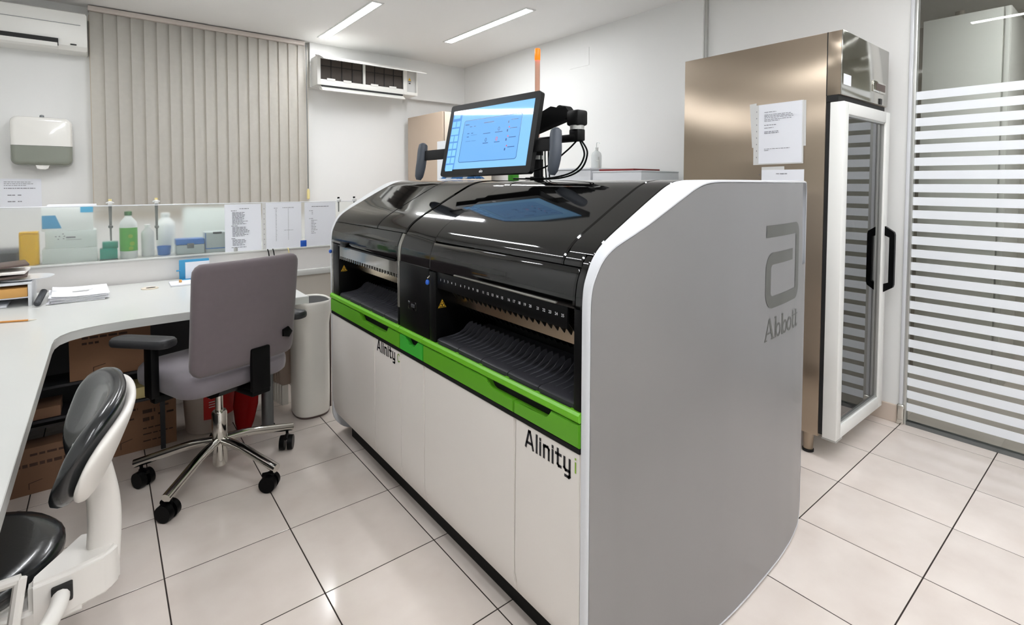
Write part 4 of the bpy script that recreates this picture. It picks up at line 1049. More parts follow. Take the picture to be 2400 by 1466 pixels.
# =================================================================== TOWEL DISPENSER AND NOTICE
td = thing('towel_dispenser', 'white wall towel dispenser with smoked translucent lower half', 'dispenser', (-0.343, 5.26, 1.42))
def shell(bm, z0, z1, w, y, r):
    rings = []
    for yy, ins in ((5.33, 0), (y+0.035, 0.0), (y+0.018, 0.003), (y+0.008, 0.009), (y+0.002, 0.018), (y, 0.030)):
        pl = rrect(w-2*ins, z1-z0-2*ins, max(r-ins*0.6, 0.01), 6, -0.343, (z0+z1)/2)
        rings.append([bm.verts.new((p[0], yy, p[1])) for p in pl])
    n = len(rings[0])
    for A, C in zip(rings, rings[1:]):
        for k in range(n): bm.faces.new((A[k], A[(k+1) % n], C[(k+1) % n], C[k]))
    bm.faces.new(rings[0][::-1]); bm.faces.new(rings[-1])
for nm_, m_, up in (('upper_cover', 'dispenser_white', True), ('lower_cover', 'dispenser_smoke', False)):
    b = B(); shell(b, 1.450, 1.808, 0.340, 5.190, 0.045)
    r_ = bmesh.ops.bisect_plane(b, geom=b.verts[:]+b.edges[:]+b.faces[:], plane_co=(0, 0, 1.5955 if up else 1.5935), plane_no=(0, 0, 1), clear_inner=up, clear_outer=not up)
    bmesh.ops.holes_fill(b, edges=[g for g in r_['geom_cut'] if isinstance(g, bmesh.types.BMEdge)])
    obj(nm_, b, m_, td, ang=50)
b = B(); box(b, -0.48, -0.20, 5.25, 5.32, 1.54, 1.59); obj('paper_stack', b, 'dark_grey', td)
b = B(); prism(b, [(-0.383, 1.456), (-0.303, 1.456), (-0.312, 1.430), (-0.330, 1.422), (-0.360, 1.422), (-0.374, 1.430)], lambda a, c: (a, 5.21, c), lambda a, c: (a, 5.29, c)); obj('outlet', b, 'dispenser_white', td)
b = B(); lathe(b, [(0.012, -0.006), (0.014, 0.0), (0.012, 0.014), (0.004, 0.018)], (-0.343, 5.27, 1.812), 14); obj('lock', b, 'steel_grey', td)
b = B(); ring = [(-0.343+0.012*math.cos(t), 1.606+0.006*math.sin(t)) for t in [2*PI*i/14 for i in range(15)]]; stroke(b, ring, 0.002, frame_mat((0, 5.1935, 0), (1, 0, 0), (0, 0, 1))); obj('maker_mark', b, 'ink_grey', td, smooth=False)
Mb = frame_mat((-0.586, 5.327, 1.136), (1, 0, 0), (0, 0, 1))
nt_ = sheet('wall_notice', Mb, 0.225, 0.215, 'printed notice taped to the wall below the towel dispenser', lines=((.1, .8, .88, 3, .06, .003, .4, 21), (.1, .85, .66, 1, .05, .005, 0, 22), (.18, .36, .42, 1, .1, .006, 0, 23), (.42, .52, .42, 1, .1, .006, 0, 24), (.18, .36, .2, 1, .1, .006, 0, 25), (.42, .52, .2, 1, .1, .006, 0, 26)))

# =================================================================== TALL CABINET ON THE BACK WALL AND BENCH BEHIND THE ANALYSER
tc_ = thing('tall_cabinet', 'tall taupe cabinet in the far corner behind the touchscreen', 'cabinet', (2.95, 4.9, 0))
b = B(); box(b, 2.64, 3.24, 4.50, 5.24, 0.0, 2.045, bev=0.004); obj('body', b, 'taupe_cabinet', tc_)
b = B(); box(b, 2.650, 3.235, 4.482, 4.500, 1.62, 2.04, bev=0.003); d = obj('door', b, 'cream', tc_)
b = B(); tube(b, [(2.70, 4.478, 1.66), (2.70, 4.465, 1.67), (2.70, 4.465, 1.75), (2.70, 4.478, 1.76)], 0.005, 8); obj('handle', b, 'aluminium', d)
b = B(); box(b, 2.650, 3.235, 4.482, 4.500, 0.05, 1.60, bev=0.003); d = obj('door', b, 'cream', tc_)
b = B(); box(b, 2.650, 2.657, 4.480, 4.482, 1.606, 2.04); obj('door_edge', b, 'door_wood', d)
b = B(); box(b, 2.33, 2.50, 3.92, 4.06, 0.0, 1.70, bev=0.004); wc = solo('slim_cabinet', b, 'white_shell', 'slim white upright cabinet in front of the taupe one, behind the left grip', 'cabinet')

bn = thing('wall_bench', 'white bench along the right wall hidden behind the analyser', 'bench', (3.0, 3.0, 0))
b = B(); box(b, 2.62, 3.388, 2.12, 3.86, 0.86, 0.90, bev=0.003); obj('worktop', b, 'laminate', bn)
for y in (2.14, 2.72, 3.30):
    b = B(); box(b, 2.66, 3.38, y, y+0.54, 0.0, 0.86, bev=0.003); cbn = obj('base_unit', b, 'fridge_white', bn)
    b = B(); tube(b, [(2.655, y+0.2, 0.78), (2.64, y+0.21, 0.78), (2.64, y+0.33, 0.78), (2.655, y+0.34, 0.78)], 0.005, 8); obj('handle', b, 'aluminium', cbn)
e1 = thing('bench_instrument', 'low white bench instrument peeking over the analyser beside the monitor cables', 'instrument', (3.05, 2.93, 0.90))
b = B(); box(b, 2.86, 3.30, 2.69, 3.19, 0.90, 1.435, bev=0.01); obj('body', b, 'white_shell', e1)
b = B(); box(b, 2.85, 3.30, 2.685, 3.195, 1.435, 1.449, bev=0.004); obj('lid', b, 'white_shell', e1)
b = B(); cyl(b, (2.859, 3.0, 1.39), (2.852, 3.0, 1.39), 0.008, n=12); obj('button', b, 'dark_grey', e1)
e2 = thing('bench_instrument', 'white boxy instrument with a flat folder on top, nearest the refrigerator', 'instrument', (3.05, 2.44, 0.90))
b = B(); box(b, 2.86, 3.30, 2.217, 2.670, 0.90, 1.412, bev=0.006); obj('body', b, 'white_shell', e2)
b = B(); box(b, 2.858, 3.30, 2.215, 2.672, 1.412, 1.422, bev=0.003); obj('lid', b, 'white_shell', e2)
b = B(); box(b, 2.88, 3.18, 2.30, 2.62, 1.4225, 1.436, bev=0.001); solo('flat_folder', b, 'folder_red', 'thin dark red folder lying on the boxy instrument', 'folder')
bt = thing('wash_bottle', 'pale plastic wash bottle on the white instrument lid', 'bottle', (3.0, 2.76, 1.449))
b = B(); lathe(b, [(0.035, 0), (0.040, 0.004), (0.040, 0.10), (0.034, 0.12), (0.015, 0.135), (0.013, 0.14)], (3.0, 2.76, 1.449), 20); obj('body', b, 'bottle_clear', bt)
b = B(); cyl(b, (3.0, 2.76, 1.589), (3.0, 2.76, 1.612), 0.015, n=16); tube(b, spline([(3.0, 2.76, 1.61), (3.0, 2.76, 1.645), (2.99, 2.735, 1.65), (2.985, 2.715, 1.64)], 4), 0.0035, 8); obj('spout_cap', b, 'white_plastic', bt)
stn = thing('clamp_stand', 'small pale clamp stand beside the wash bottle', 'stand', (2.98, 2.70, 1.449))
b = B(); cyl(b, (2.97, 2.705, 1.449), (2.97, 2.705, 1.535), 0.004, n=10); tube(b, [(2.97, 2.705, 1.505), (2.97, 2.735, 1.508)], 0.0025, 8); obj('rod', b, 'aluminium', stn)
b = B(); cyl(b, (2.97, 2.705, 1.449), (2.97, 2.705, 1.453), 0.018, n=16); obj('base', b, 'aluminium', stn)
# cloth, reagent jar and frame on top of the analyser
b = B(); n = 22
V = [[b.verts.new((1.40+0.10*j/7+0.012*math.sin(i*1.7), 2.42-0.30*i/n+0.01*math.sin(j*2.3), 1.352+0.022*abs(math.sin(i*0.9+j*0.8))*(1 if 0 < j < 7 and 0 < i < n else 0.15))) for j in range(8)] for i in range(n+1)]
for i in range(n):
    for j in range(7):
        f = b.faces.new((V[i][j], V[i+1][j], V[i+1][j+1], V[i][j+1])); f.material_index = 1 if (i//2+j) % 3 == 0 else 0
bmesh.ops.solidify(b, geom=b.faces[:], thickness=0.004)
cl = solo('folded_cloth', b, 'cloth_blue', 'crumpled blue and white cloth on top of the analyser below the monitor', 'cloth', ang=80); cl.data.materials.append(MATS['cloth_white'])
jr = thing('reagent_jar', 'small clear jar with green content on top of the analyser below the monitor', 'jar', (1.75, 2.22, 1.346))
b = B(); lathe(b, [(0.028, 0.0), (0.030, 0.003), (0.030, 0.05), (0.024, 0.056)], (1.75, 2.22, 1.346), 20); obj('body', b, 'label_green', jr)
b = B(); cyl(b, (1.75, 2.22, 1.402), (1.75, 2.22, 1.418), 0.026, n=20); obj('lid', b, 'white_plastic', jr)

# =================================================================== NEXT ROOM
nc = thing('storage_cabinet', 'tall beige cabinet seen through the clear top of the glass partition', 'cabinet', (4.65, 0.83, 0))
b = B(); box(b, 4.42, 4.95, 0.60, 1.044, 0.0, 2.452, bev=0.004); obj('body', b, 'cabinet_pale', nc)
b = B(); box(b, 4.402, 4.42, 0.636, 1.042, 0.06, 2.448, bev=0.002); obj('door', b, 'cabinet_pale', nc)
b = B(); box(b, 4.402, 4.42, 0.602, 0.628, 0.06, 2.448, bev=0.002); obj('side_strip', b, 'cabinet_pale', nc)
pp = B(); cyl(pp, (5.30, 1.02, 0.0), (5.30, 1.02, CEIL), 0.03, n=16); solo('riser_pipe', pp, 'wall_beige', 'pale vertical pipe behind the cabinet in the next room', 'pipe')

# =================================================================== GLASS SCREEN ON THE LEDGE, NOTICES, PIPETTES
gs = thing('bench_screen', 'low frosted glass screen standing on the bench ledge', 'glass screen', (0.45, 3.74, 0.884))
b = B(); box(b, -1.1, 2.05, 3.737, 3.743, 0.884, 1.193, bev=0.001, seg=1); obj('glass', b, 'pane_frosted', gs)
b = B(); box(b, -1.1, 2.05, 3.734, 3.746, 1.193, 1.198, bev=0.001, seg=1); obj('top_edge', b, 'white_shell', gs)
for x in (-0.6, 0.66, 1.95):
    b = B(); box(b, x-0.012, x+0.012, 3.730, 3.750, 0.884, 0.91, bev=0.002); obj('clamp', b, 'aluminium', gs)
G = 'notices on the bench screen'
sheet('screen_notice', frame_mat((0.600, 3.733, 0.877), (1, 0, 0), (0, 0, 1)), 0.213, 0.312, 'white sheet with a long printed list, leftmost on the glass screen', group=G,
      lines=((.40, .66, .90, 1, .03, .004, 0, 31), (.17, .32, .86, 1, .03, .004, 0, 32), (.2, .62, .82, 10, .026, .0036, .35, 33), (.17, .34, .545, 1, .02, .004, 0, 34), (.2, .68, .515, 8, .026, .0036, .4, 35), (.17, .28, .285, 1, .02, .004, 0, 36), (.2, .66, .255, 5, .027, .0036, .4, 37), (.17, .6, .10, 1, .02, .0036, .1, 38)))
sheet('screen_notice', frame_mat((0.842, 3.733, 0.884), (1, 0, 0), (0, 0, 1)), 0.226, 0.309, 'pale sheet in a punched sleeve, middle of the glass screen', group=G,
      lines=((.22, .32, .88, 1, .03, .003, 0, 41), (.46, .78, .885, 1, .03, .003, 0, 42), (.26, .30, .84, 22, .032, .0025, .3, 43), (.61, .63, .86, 26, .027, .0025, 0, 44), (.5, .76, .39, 1, .02, .002, 0, 45)),
      sleeve=((-0.022, 0.226, 0.0, 0.309, 0),))
sheet('screen_notice', frame_mat((1.090, 3.733, 0.880), (1, 0, 0), (0, 0, 1)), 0.215, 0.311, 'curled sheet with a short list, rightmost on the glass screen', group=G,
      lines=((.22, .78, .90, 1, .03, .004, 0, 51), (.14, .26, .81, 1, .03, .003, 0, 52), (.22, .26, .77, 2, .035, .003, 0, 53), (.14, .27, .63, 1, .03, .003, 0, 54), (.2, .40, .59, 9, .036, .003, .6, 55)))
b = B(); box(b, 1.060, 1.100, 3.728, 3.732, 0.884, 0.928, bev=0.001); solo('blue_tag', b, 'blue_plastic', 'small dark blue card below the rightmost notice', 'card')
def pipette(x, cap, label, top=1.215, L=0.22):
    t = thing('pipette', label, 'pipette', (x, 3.752, top-L), group='pipettes hung on the bench screen')
    b = B(); lathe(b, [(0.004, top-L), (0.005, top-L+0.07), (0.011, top-L+0.075), (0.011, top-L+0.085), (0.006, top-L+0.088), (0.008, top-0.02), (0.011, top-0.005), (0.011, top)], (x, 3.756, 0), 14); obj('barrel', b, 'pipette_grey', t)
    b = B(); tube(b, spline([(x-0.016, 3.752, top-0.006), (x, 3.748, top+0.002), (x+0.016, 3.752, top-0.006)], 4), 0.005, 8); box(b, x-0.010, x+0.010, 3.732, 3.752, top-0.018, top+0.004, bev=0.003); obj('hook', b, 'sleeve', t)
    b = B(); cyl(b, (x, 3.756, top), (x, 3.756, top+0.018), 0.008, n=14); obj('plunger', b, cap, t)
pipette(0.031, 'cord_cream', 'grey pipette with a yellow button hung left of the green bottle')
pipette(0.247, 'cord_cream', 'grey pipette with a yellow button hung right of the green bottle', top=1.219, L=0.235)
pipette(1.336, 'satin_black', 'black-topped pipette hung at the curled notice corner', top=1.208, L=0.09)
pipette(1.452, 'satin_black', 'black-topped pipette at the right end of the glass screen', top=1.210, L=0.09)

# =================================================================== THINGS BEHIND THE SCREEN
Z = 0.884
yb = thing('yellow_canister', 'yellow plastic canister behind the glass screen', 'container', (-0.312, 3.80, Z))
b = B(); prism(b, rrect(0.078, 0.07, 0.018, 5, -0.312, 3.802), lambda a, c: (a, c, Z), lambda a, c: (a, c, Z+0.168)); bmesh.ops.bevel(b, geom=[e for e in b.edges if abs(e.verts[0].co.z-e.verts[1].co.z) < 1e-5], offset=0.006, segments=2, affect='EDGES'); obj('body', b, 'plastic_yellow', yb)
b = B(); box(b, -0.349, -0.275, 3.768, 3.836, Z+0.169, Z+0.178, bev=0.003); obj('lid', b, 'plastic_yellow', yb)
def carton(x0, x1, y0, y1, z0, z1, m, label, pr=None):
    t = thing('carton', label, 'box', ((x0+x1)/2, (y0+y1)/2, z0)); b = B(); box(b, x0, x1, y0, y1, z0, z1, bev=0.002); obj('body', b, m, t)
    if pr:
        b = B(); M = frame_mat((x0, y0-0.0006, z0), (1, 0, 0), (0, 0, 1)); pr(b, M); obj('print', b, 'ink_grey', t, smooth=False, kind='stuff')
    return t
def pr1(b, M):
    for x, z in ((.04, .085), (.055, .085), (.07, .098), (.075, .085), (.05, .07), (.072, .072)): rect(b, x, x+.006, z, z+.005, M)
    rect(b, .085, .125, .076, .084, M); rect(b, .085, .15, .066, .068, M)
carton(-0.262, -0.030, 3.775, 3.93, Z, Z+0.078, 'box_pale', 'long pale carton on the ledge under the printed box')
carton(-0.248, -0.032, 3.79, 3.92, Z+0.0785, Z+0.175, 'box_pale', 'pale printed carton stacked on the long carton', lambda b, M: pr1(b, M @ Matrix.Translation((0, -.02, 0))))
t = carton(-0.262, -0.045, 3.80, 3.95, Z+0.1755, Z+0.305, 'white_plastic', 'white glove box with a blue panel, topmost of its stack')
b = B(); prism(b, [(-0.26, Z+0.19), (-0.18, Z+0.19), (-0.205, Z+0.262), (-0.26, Z+0.262)], lambda a, c: (a, 3.7992, c), lambda a, c: (a, 3.80, c)); obj('blue_panel', b, 'box_blue', t, smooth=False)
b = B(); box(b, -0.10, -0.045, 3.7985, 3.806, Z+0.275, Z+0.307); obj('cyan_tab', b, 'cyan_label', t)
b = B(); box(b, -0.24, -0.03, 3.81, 3.94, Z+0.3055, Z+0.318, bev=0.002); t = solo('flat_pack', b, 'paper', 'flat white pack lying across the glove box', 'pack')
rk = thing('tube_rack', 'teal plastic tube rack left of the green bottle', 'rack', (0.02, 3.80, Z))
b = B(); box(b, -0.020, 0.060, 3.775, 3.86, Z, Z+0.062, bev=0.003); obj('lower_tray', b, 'plastic_teal', rk)
b = B(); box(b, -0.008, 0.064, 3.80, 3.87, Z+0.062, Z+0.098, bev=0.003); obj('upper_tray', b, 'plastic_teal', rk)
b = B(); box(b, -0.022, 0.062, 3.773, 3.775, Z, Z+0.004); obj('base_edge', b, 'slot_black', rk)
def bottle(name, x, y, r, h, neck, capm, bodym, label, lab=None):
    t = thing(name, label, 'bottle', (x, y, Z)); b = B()
    lathe(b, [(r*0.92, 0), (r, 0.004), (r, h*0.70), (r*0.93, h*0.78), (neck, h*0.90), (neck, h*0.92)], (x, y, Z), 24); obj('body', b, bodym, t, ang=50)
    b = B(); lathe(b, [(neck*1.15, h*0.92), (neck*1.2, h*0.93), (neck*1.2, h), (neck*0.9, h*1.01)], (x, y, Z), 18); obj('cap', b, capm, t)
    if lab:
        b = B(); lathe(b, [(r+0.0008, h*0.16), (r+0.0008, h*0.66)], (x, y, Z), 24); obj('label', b, lab, t)
        b = B()
        for a, zz, rr_ in ((-80, .48, .012), (-70, .32, .013), (-78, .22, .012)):
            M = frame_mat((x+(r+.0016)*math.cos(math.radians(a)), y+(r+.0016)*math.sin(math.radians(a)), Z+h*zz), (-math.sin(math.radians(a)), math.cos(math.radians(a)), 0), (0, 0, 1))
            vs = [b.verts.new(M @ Vector((rr_*math.cos(q), rr_*math.sin(q), 0))) for q in [2*PI*i/12 for i in range(12)]]; b.faces.new(vs)
        obj('label_apples', b, 'screen_tile' if False else 'ink_green', t, smooth=False, kind='stuff')
    return t
bottle('soap_bottle', 0.113, 3.80, 0.042, 0.272, 0.015, 'cap_green', 'white_plastic', 'white bottle with green label and dark green cap behind the screen', 'label_green')
bottle('plastic_bottle', 0.205, 3.82, 0.032, 0.19, 0.012, 'white_plastic', 'bottle_clear', 'small clear bottle right of the green-labelled bottle')
bottle('plastic_bottle', 0.305, 3.95, 0.05, 0.25, 0.02, 'white_plastic', 'white_plastic', 'blurred white bottle far behind the second pipette')
b = B(); lathe(b, [(0.028, 0), (0.032, 0.003), (0.036, 0.05), (0.037, 0.055), (0.034, 0.055), (0.03, 0.006)], (0.285, 3.82, Z), 20); solo('plastic_cup', b, 'bluebox_lid', 'small bluish cup behind the screen left of the lidded boxes', 'cup')
def lidbox(x0, x1, y0, y1, h, label):
    t = thing('lidded_box', label, 'box', ((x0+x1)/2, (y0+y1)/2, Z)); b = B(); box(b, x0, x1, y0, y1, Z, Z+h*0.62, bev=0.004); obj('body', b, 'bluebox_body', t)
    b = B(); box(b, x0-0.002, x1+0.002, y0-0.002, y1+0.002, Z+h*0.63, Z+h, bev=0.004); l = obj('lid', b, 'bluebox_lid', t)
    xm = (x0+x1)/2; b = B(); box(b, xm-0.018, xm+0.018, y0-0.006, y0-0.001, Z+h*0.40, Z+h*0.72, bev=0.002); obj('clasp', b, 'steel_grey', l)
lidbox(0.344, 0.490, 3.765, 3.86, 0.094, 'grey box with blue lid and clasp behind the screen')
t = thing('lidded_box', 'taller translucent box with dark handle beside the printed list', 'box', (0.56, 3.83, Z))
b = B(); box(b, 0.498, 0.62, 3.78, 3.88, Z, Z+0.128, bev=0.004); obj('body', b, 'bluebox_body', t)
b = B(); box(b, 0.498, 0.62, 3.7785, 3.78, Z+0.022, Z+0.028); box(b, 0.498, 0.502, 3.7785, 3.78, Z+0.022, Z+0.125); obj('rim', b, 'bluebox_lid', t)
b = B(); box(b, 0.54, 0.59, 3.772, 3.779, Z+0.118, Z+0.130, bev=0.003); obj('handle', b, 'dark_grey', t)
b = B(); box(b, 0.42, 0.70, 4.14, 4.16, Z, Z+0.27, bev=0.003); solo('backing_board', b, 'box_pale', 'pale board leaning upright behind the lidded boxes', 'board')
b = B(); box(b, -0.75, -0.36, 3.80, 4.1, Z, Z+0.07, bev=0.006); solo('dark_tray', b, 'dark_grey', 'dark grey tray behind the screen at the left edge', 'tray')

# =================================================================== THINGS ON THE BENCH
og = thing('desk_organiser', 'white desk organiser with an orange drawer at the left edge', 'organiser', (-0.44, 3.44, 0.742))
b = B()
box(b, -0.285, -0.272, 3.345, 3.58, 0.742, 0.846, bev=0.001); box(b, -0.60, -0.587, 3.345, 3.58, 0.742, 0.846, bev=0.001); box(b, -0.60, -0.272, 3.345, 3.58, 0.846, 0.856, bev=0.001); box(b, -0.587, -0.285, 3.565, 3.58, 0.742, 0.846); box(b, -0.587, -0.285, 3.35, 3.565, 0.782, 0.787)
obj('case', b, 'white_shell', og)
b = B(); box(b, -0.586, -0.287, 3.348, 3.56, 0.788, 0.830, bev=0.001); obj('drawer', b, 'orange_card', og)
b = B(); box(b, -0.58, -0.36, 3.36, 3.5, 0.743, 0.752, bev=0.001); solo('pocket_book', b, 'paper', 'thin pale book in the organiser bottom slot', 'book')
b = B(); lathe(b, [(0.06, 0.0), (0.105, 0.006), (0.11, 0.010), (0.104, 0.010), (0.06, 0.004)], (-0.305, 3.46, 0.857), 32); solo('white_plate', b, 'white_shell', 'shallow white plate on top of the desk organiser', 'plate')
for k, (z, m, lb, rot) in enumerate(((0.869, 'brown_binder', 'dark folder lying lowest on the white plate', 0.06), (0.895, 'paper_warm', 'pale notebook between the two dark folders', -0.03), (0.921, 'brown_binder', 'dark brown leather folder on top of the pile at the left edge', 0.16))):
    b = B(); box(b, -0.15, 0.15, -0.09, 0.09, 0, 0.012, bev=0.004, M=Matrix.Translation((-0.44, 3.44, z)) @ Matrix.Rotation(rot, 4, 'Z') @ Matrix.Rotation(-0.06*(k != 1), 4, 'Y'))
    solo('folder', b, m, lb, 'folder')
ps = thing('paper_stack', 'stack of loose printed papers on the bench corner', 'papers', (-0.11, 3.45, 0.742))
for k in range(6):
    b = B(); r_ = (-0.06, 0.03, -0.02, 0.04, -0.03, 0.01)[k]; M = Matrix.Translation((-0.108+0.005*((k*7) % 3), 3.46, 0.7465+0.0052*k)) @ Matrix.Rotation(r_+0.03, 4, 'Z')
    n = 8; top = [(-0.11+0.22*i/n, 0.010*(k/5)*(max(0, 0.5-i/n)**2)*4) for i in range(n+1)]
    prism(b, [(x, z-0.0024) for x, z in top] + [(x, z) for x, z in top[::-1]], lambda a, c: M @ Vector((a, -0.15, c)), lambda a, c: M @ Vector((a, 0.15, c)))
    obj('paper', b, 'paper_white', ps, smooth=False)
b = B(); M = frame_mat((-0.1, 3.44, 0.7755), (1, 0, 0), (0, 1, 0)); rect(b, -0.03, 0.035, -0.01, 0.012, M); rect(b, -0.01, 0.05, 0.02, 0.03, M); obj('print', b, 'sleeve', ps, smooth=False, kind='stuff')
b = B(); tube(b, [(-0.252, 3.285, 0.757), (-0.250, 3.292, 0.7585), (-0.236, 3.44, 0.790), (-0.235, 3.448, 0.792)], 0.0, 12, rs=[0.008, 0.0135, 0.0135, 0.008]); solo('binder_spine', b, 'dark_grey', 'rounded dark grey binder spine at the left of the paper stack', 'binder')
pc = thing('pencil', 'sharpened wooden pencil lying on the bench at the left edge', 'pencil', (-0.30, 2.99, 0.742))
b = B(); cyl(b, (-0.40, 3.030, 0.7465), (-0.255, 2.984, 0.7465), 0.0042, n=6); obj('shaft', b, 'pencil_wood', pc)
b = B(); cyl(b, (-0.255, 2.984, 0.7465), (-0.228, 2.9755, 0.7465), 0.0042, 0.0006, n=6); obj('tip', b, 'cream', pc)
b = B(); box(b, 0.287, 0.40, 3.46, 3.60, 0.742, 0.752, bev=0.002, M=None); np_ = solo('note_pad', b, 'paper', 'small white note pad beside the cable grommet', 'note pad')
b = B(); lathe(b, [(0.006, 0), (0.009, 0.002), (0.006, 0.010), (0.009, 0.014), (0.004, 0.016)], (0.338, 3.53, 0.7525), 12); solo('push_pin', b, 'orange_card', 'orange push pin on the note pad', 'pin')
bh = thing('paper_holder', 'bright blue desk calendar holder half hidden by the office chair', 'holder', (0.42, 3.64, 0.742))
b = B(); box(b, 0.345, 0.50, 3.655, 3.665, 0.742, 0.865, bev=0.003); box(b, 0.345, 0.50, 3.60, 3.665, 0.742, 0.750, bev=0.003); box(b, 0.330, 0.350, 3.640, 3.660, 0.800, 0.806, bev=0.002); obj('stand', b, 'box_blue', bh)
b = B(); box(b, 0.375, 0.50, 3.645, 3.652, 0.752, 0.850); obj('cards', b, 'paper', bh)
for k, (x, m) in enumerate(((0.848, 'satin_black'), (0.880, 'satin_black'), (0.975, 'cord_cream'))):
    b = B(); tube(b, spline([(x, 3.725, 0.884), (x+0.004, 3.715, 0.86), (x+0.012, 3.722, 0.80), (x+0.02, 3.732, 0.745)], 6), 0.0035, 8)
    solo('cable', b, m, ('black cable down the low wall, left of its twin', 'black cable down the low wall, right of its twin', 'black and yellow cable under the middle notice')[k], 'cable')

# =================================================================== UNDER THE BENCH
rk = thing('storage_rack', 'dark metal shelf rack under the bench', 'rack', (-0.04, 3.25, 0))
for z in (0.325, 0.462):
    b = B(); box(b, -0.385, 0.25, 2.93, 3.10, z-0.012, z, bev=0.001); obj('shelf', b, 'rack_dark', rk)
for x, y in ((-0.37, 2.94), (-0.37, 3.09), (0.21, 3.09)):
    b = B(); box(b, x-0.010, x+0.010, y-0.008, y+0.008, 0, 0.462); obj('post', b, 'rack_dark', rk)
def cbox(x0, x1, y0, y1, z0, z1, label, m='cardboard', seed=1, rows=((.1, .6, .8, .012), (.55, .9, .55, .01), (.55, .85, .4, .01))):
    t = thing('cardboard_box', label, 'box', ((x0+x1)/2, (y0+y1)/2, z0), group='cardboard boxes under the bench')
    b = B(); box(b, x0, x1, y0, y1, z0, z1, bev=0.002); obj('body', b, m, t)
    b = B(); M = frame_mat((x0, y0-0.0006, z0), (1, 0, 0), (0, 0, 1)); w, h = x1-x0, z1-z0; r = random.Random(seed)
    for a, c, zz, hh in rows:
        x = a*w
        while x < c*w: wl = r.uniform(.015, .04); rect(b, x, min(x+wl, c*w), zz*h, zz*h+hh, M); x += wl+.006
    stroke(b, [(w*.28, h*.12), (w*.28, h*.24), (w*.42, h*.28)], .003, M)
    obj('print', b, 'box_print', t, smooth=False, kind='stuff'); return t
cbox(-0.128, 0.16, 2.935, 3.09, 0.463, 0.665, 'cardboard box on the upper rack shelf behind the chair arm', seed=3, rows=((.15, .7, .88, .010), (.15, .35, .76, .010)))
cbox(-0.045, 0.27, 3.13, 3.45, 0.0, 0.245, 'large printed cardboard box on the floor left of the white bin', seed=5, rows=((.12, .5, .84, .010), (.05, .45, .66, .008), (.56, .72, .74, .018), (.78, .92, .82, .010), (.56, .70, .58, .018), (.76, .98, .66, .010), (.56, .85, .42, .006), (.56, .95, .30, .006), (.56, .80, .16, .006)))
cbox(-0.35, -0.06, 2.975, 3.075, 0.0, 0.20, 'dark-lettered cardboard box on the floor nearest the stool', 'cardboard_dark', 7, rows=((.3, .95, .82, .010), (.1, .85, .6, .014)))
carton(0.0, 0.16, 2.94, 3.08, 0.326, 0.378, 'cord_cream', 'flat pale yellow carton between the two rack shelves')
carton(-0.35, -0.16, 2.94, 3.08, 0.326, 0.372, 'cardboard_dark', 'flat cardboard carton on the lower rack shelf by the stool')
wb = thing('waste_bin', 'white clinical waste bin with a red label under the bench', 'bin', (0.43, 3.22, 0))
b = B(); lathe(b, [(0.105, 0.0), (0.112, 0.006), (0.130, 0.31), (0.134, 0.315), (0.134, 0.335), (0.02, 0.345)], (0.43, 3.22, 0), 32); obj('body', b, 'bin_white', wb, ang=40)
b = B(); n = 12; V = []
for j in (0.085, 0.245):
    V.append([b.verts.new((0.43+0.1275*math.cos(a), 3.22+0.1275*math.sin(a), j)) for a in [math.radians(-110+95*i/n) for i in range(n+1)]])
for i in range(n): b.faces.new((V[0][i], V[0][i+1], V[1][i+1], V[1][i]))
lb_ = obj('label', b, 'red_label', wb)
b = B(); a = math.radians(-84); M = frame_mat((0.43+0.1295*math.cos(a), 3.22+0.1295*math.sin(a), 0.205), (-math.sin(a), math.cos(a), 0), (0, 0, 1))
text_into(b, 'MEDIC', 0.024, M, bold=0.0008)
for k in range(3): rect(b, -0.035, 0.03, -0.030-0.013*k, -0.026-0.013*k, M)
obj('label_text', b, 'ink_white', lb_, smooth=False, kind='stuff')
b = B(); prof = [(0.012, 0.03), (0.030, 0.04), (0.045, 0.09), (0.060, 0.18), (0.058, 0.26), (0.035, 0.33), (0.02, 0.36)]
lathe(b, prof, (0, 0, 0), 20, 1.0, 0.55); b.transform(Matrix.Translation((0.550, 2.985, -0.02)) @ Matrix.Rotation(0.07, 4, 'Y')); rb = solo('waste_bag', b, 'red_film', 'red translucent waste bag hanging beside the grey bench leg', 'bag', ang=80)

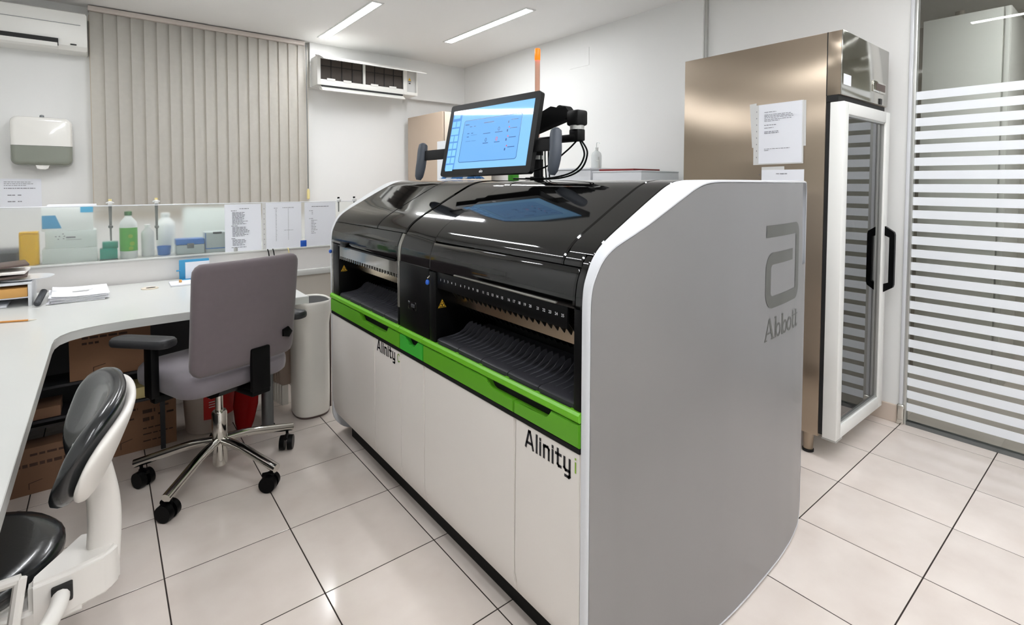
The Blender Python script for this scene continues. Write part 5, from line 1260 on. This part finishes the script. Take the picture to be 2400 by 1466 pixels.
# =================================================================== OIL HEATER
ht = thing('column_heater', 'cream column heater with oval top opening beside the analyser', 'heater', (0.90, 3.07, 0))
cx, cy = 0.915, 3.06
def oval(bm, prof, n=40, ex=2.6, a=0.105, c=0.120):
    rings = []
    for s, z in prof:
        ring = []
        for k in range(n):
            t = 2*PI*k/n; ct, st_ = math.cos(t), math.sin(t)
            ring.append(bm.verts.new((cx+a*s*math.copysign(abs(ct)**(2/ex), ct), cy+c*s*math.copysign(abs(st_)**(2/ex), st_), z)))
        rings.append(ring)
    for A, C in zip(rings, rings[1:]):
        for k in range(n): bm.faces.new((A[k], A[(k+1) % n], C[(k+1) % n], C[k]))
    return rings
b = B(); R_ = oval(b, [(0.90, 0.012), (0.93, 0.020), (0.945, 0.12), (0.955, 0.52), (0.99, 0.56), (1.04, 0.595), (1.065, 0.620), (1.06, 0.645), (1.04, 0.656), (1.01, 0.661), (0.98, 0.659), (0.96, 0.652), (0.94, 0.62)]); b.faces.new(R_[0][::-1]); b.faces.new(R_[-1]); obj('housing', b, 'heater_enamel', ht, ang=60)
b = B(); R_ = oval(b, [(0.92, 0.61), (0.955, 0.652)]); b.faces.new(R_[-1]); b.faces.new(R_[0][::-1]); obj('opening', b, 'slot_black', ht)
b = B(); R_ = oval(b, [(0.88, 0.0), (0.92, 0.012)]); b.faces.new(R_[0][::-1]); b.faces.new(R_[-1]); obj('foot_ring', b, 'brown_binder', ht)
fb = B(); prism(fb, [(-0.085, 0.17), (-0.075, 0.14), (0.075, 0.14), (0.085, 0.17), (0.085, 0.56), (0.075, 0.595), (-0.075, 0.595), (-0.085, 0.56)], lambda a, c: (a, -0.007, c), lambda a, c: (a, 0.007, c))
bmesh.ops.bevel(fb, geom=fb.edges[:], offset=0.004, segments=2, affect='EDGES'); fme = finish(fb); fme.materials.append(MATS['heater_fin'])
for k in range(7):
    o = bpy.data.objects.new('fin', fme); COL.objects.link(o); o.parent = ht; o.location = Vector((cx-0.048-0.007*k, cy+0.135+0.027*k, 0)) - MW[ht].translation
sb = B(); box(sb, -0.018, 0.018, -0.006, 0.006, 0.02, 0.14, bev=0.004); sme2 = finish(sb); sme2.materials.append(MATS['heater_enamel'])
for k in range(7):
    o = bpy.data.objects.new('fin_foot', sme2); COL.objects.link(o); o.parent = ht; o.location = Vector((cx-0.105-0.007*k, cy+0.135+0.027*k, 0)) - MW[ht].translation
b = B(); box(b, cx+0.093, cx+0.104, cy-0.05, cy+0.02, 0.02, 0.58, bev=0.002); obj('seam_cover', b, 'brown_binder', ht)
b = B(); tube(b, spline([(0.86, 3.40, 0.30), (0.80, 3.48, 0.32), (0.74, 3.55, 0.18), (0.72, 3.62, 0.02), (0.80, 3.68, 0.012)], 8), 0.004, 8); solo('power_cable', b, 'satin_black', 'black power cable looping behind the heater fins', 'cable')
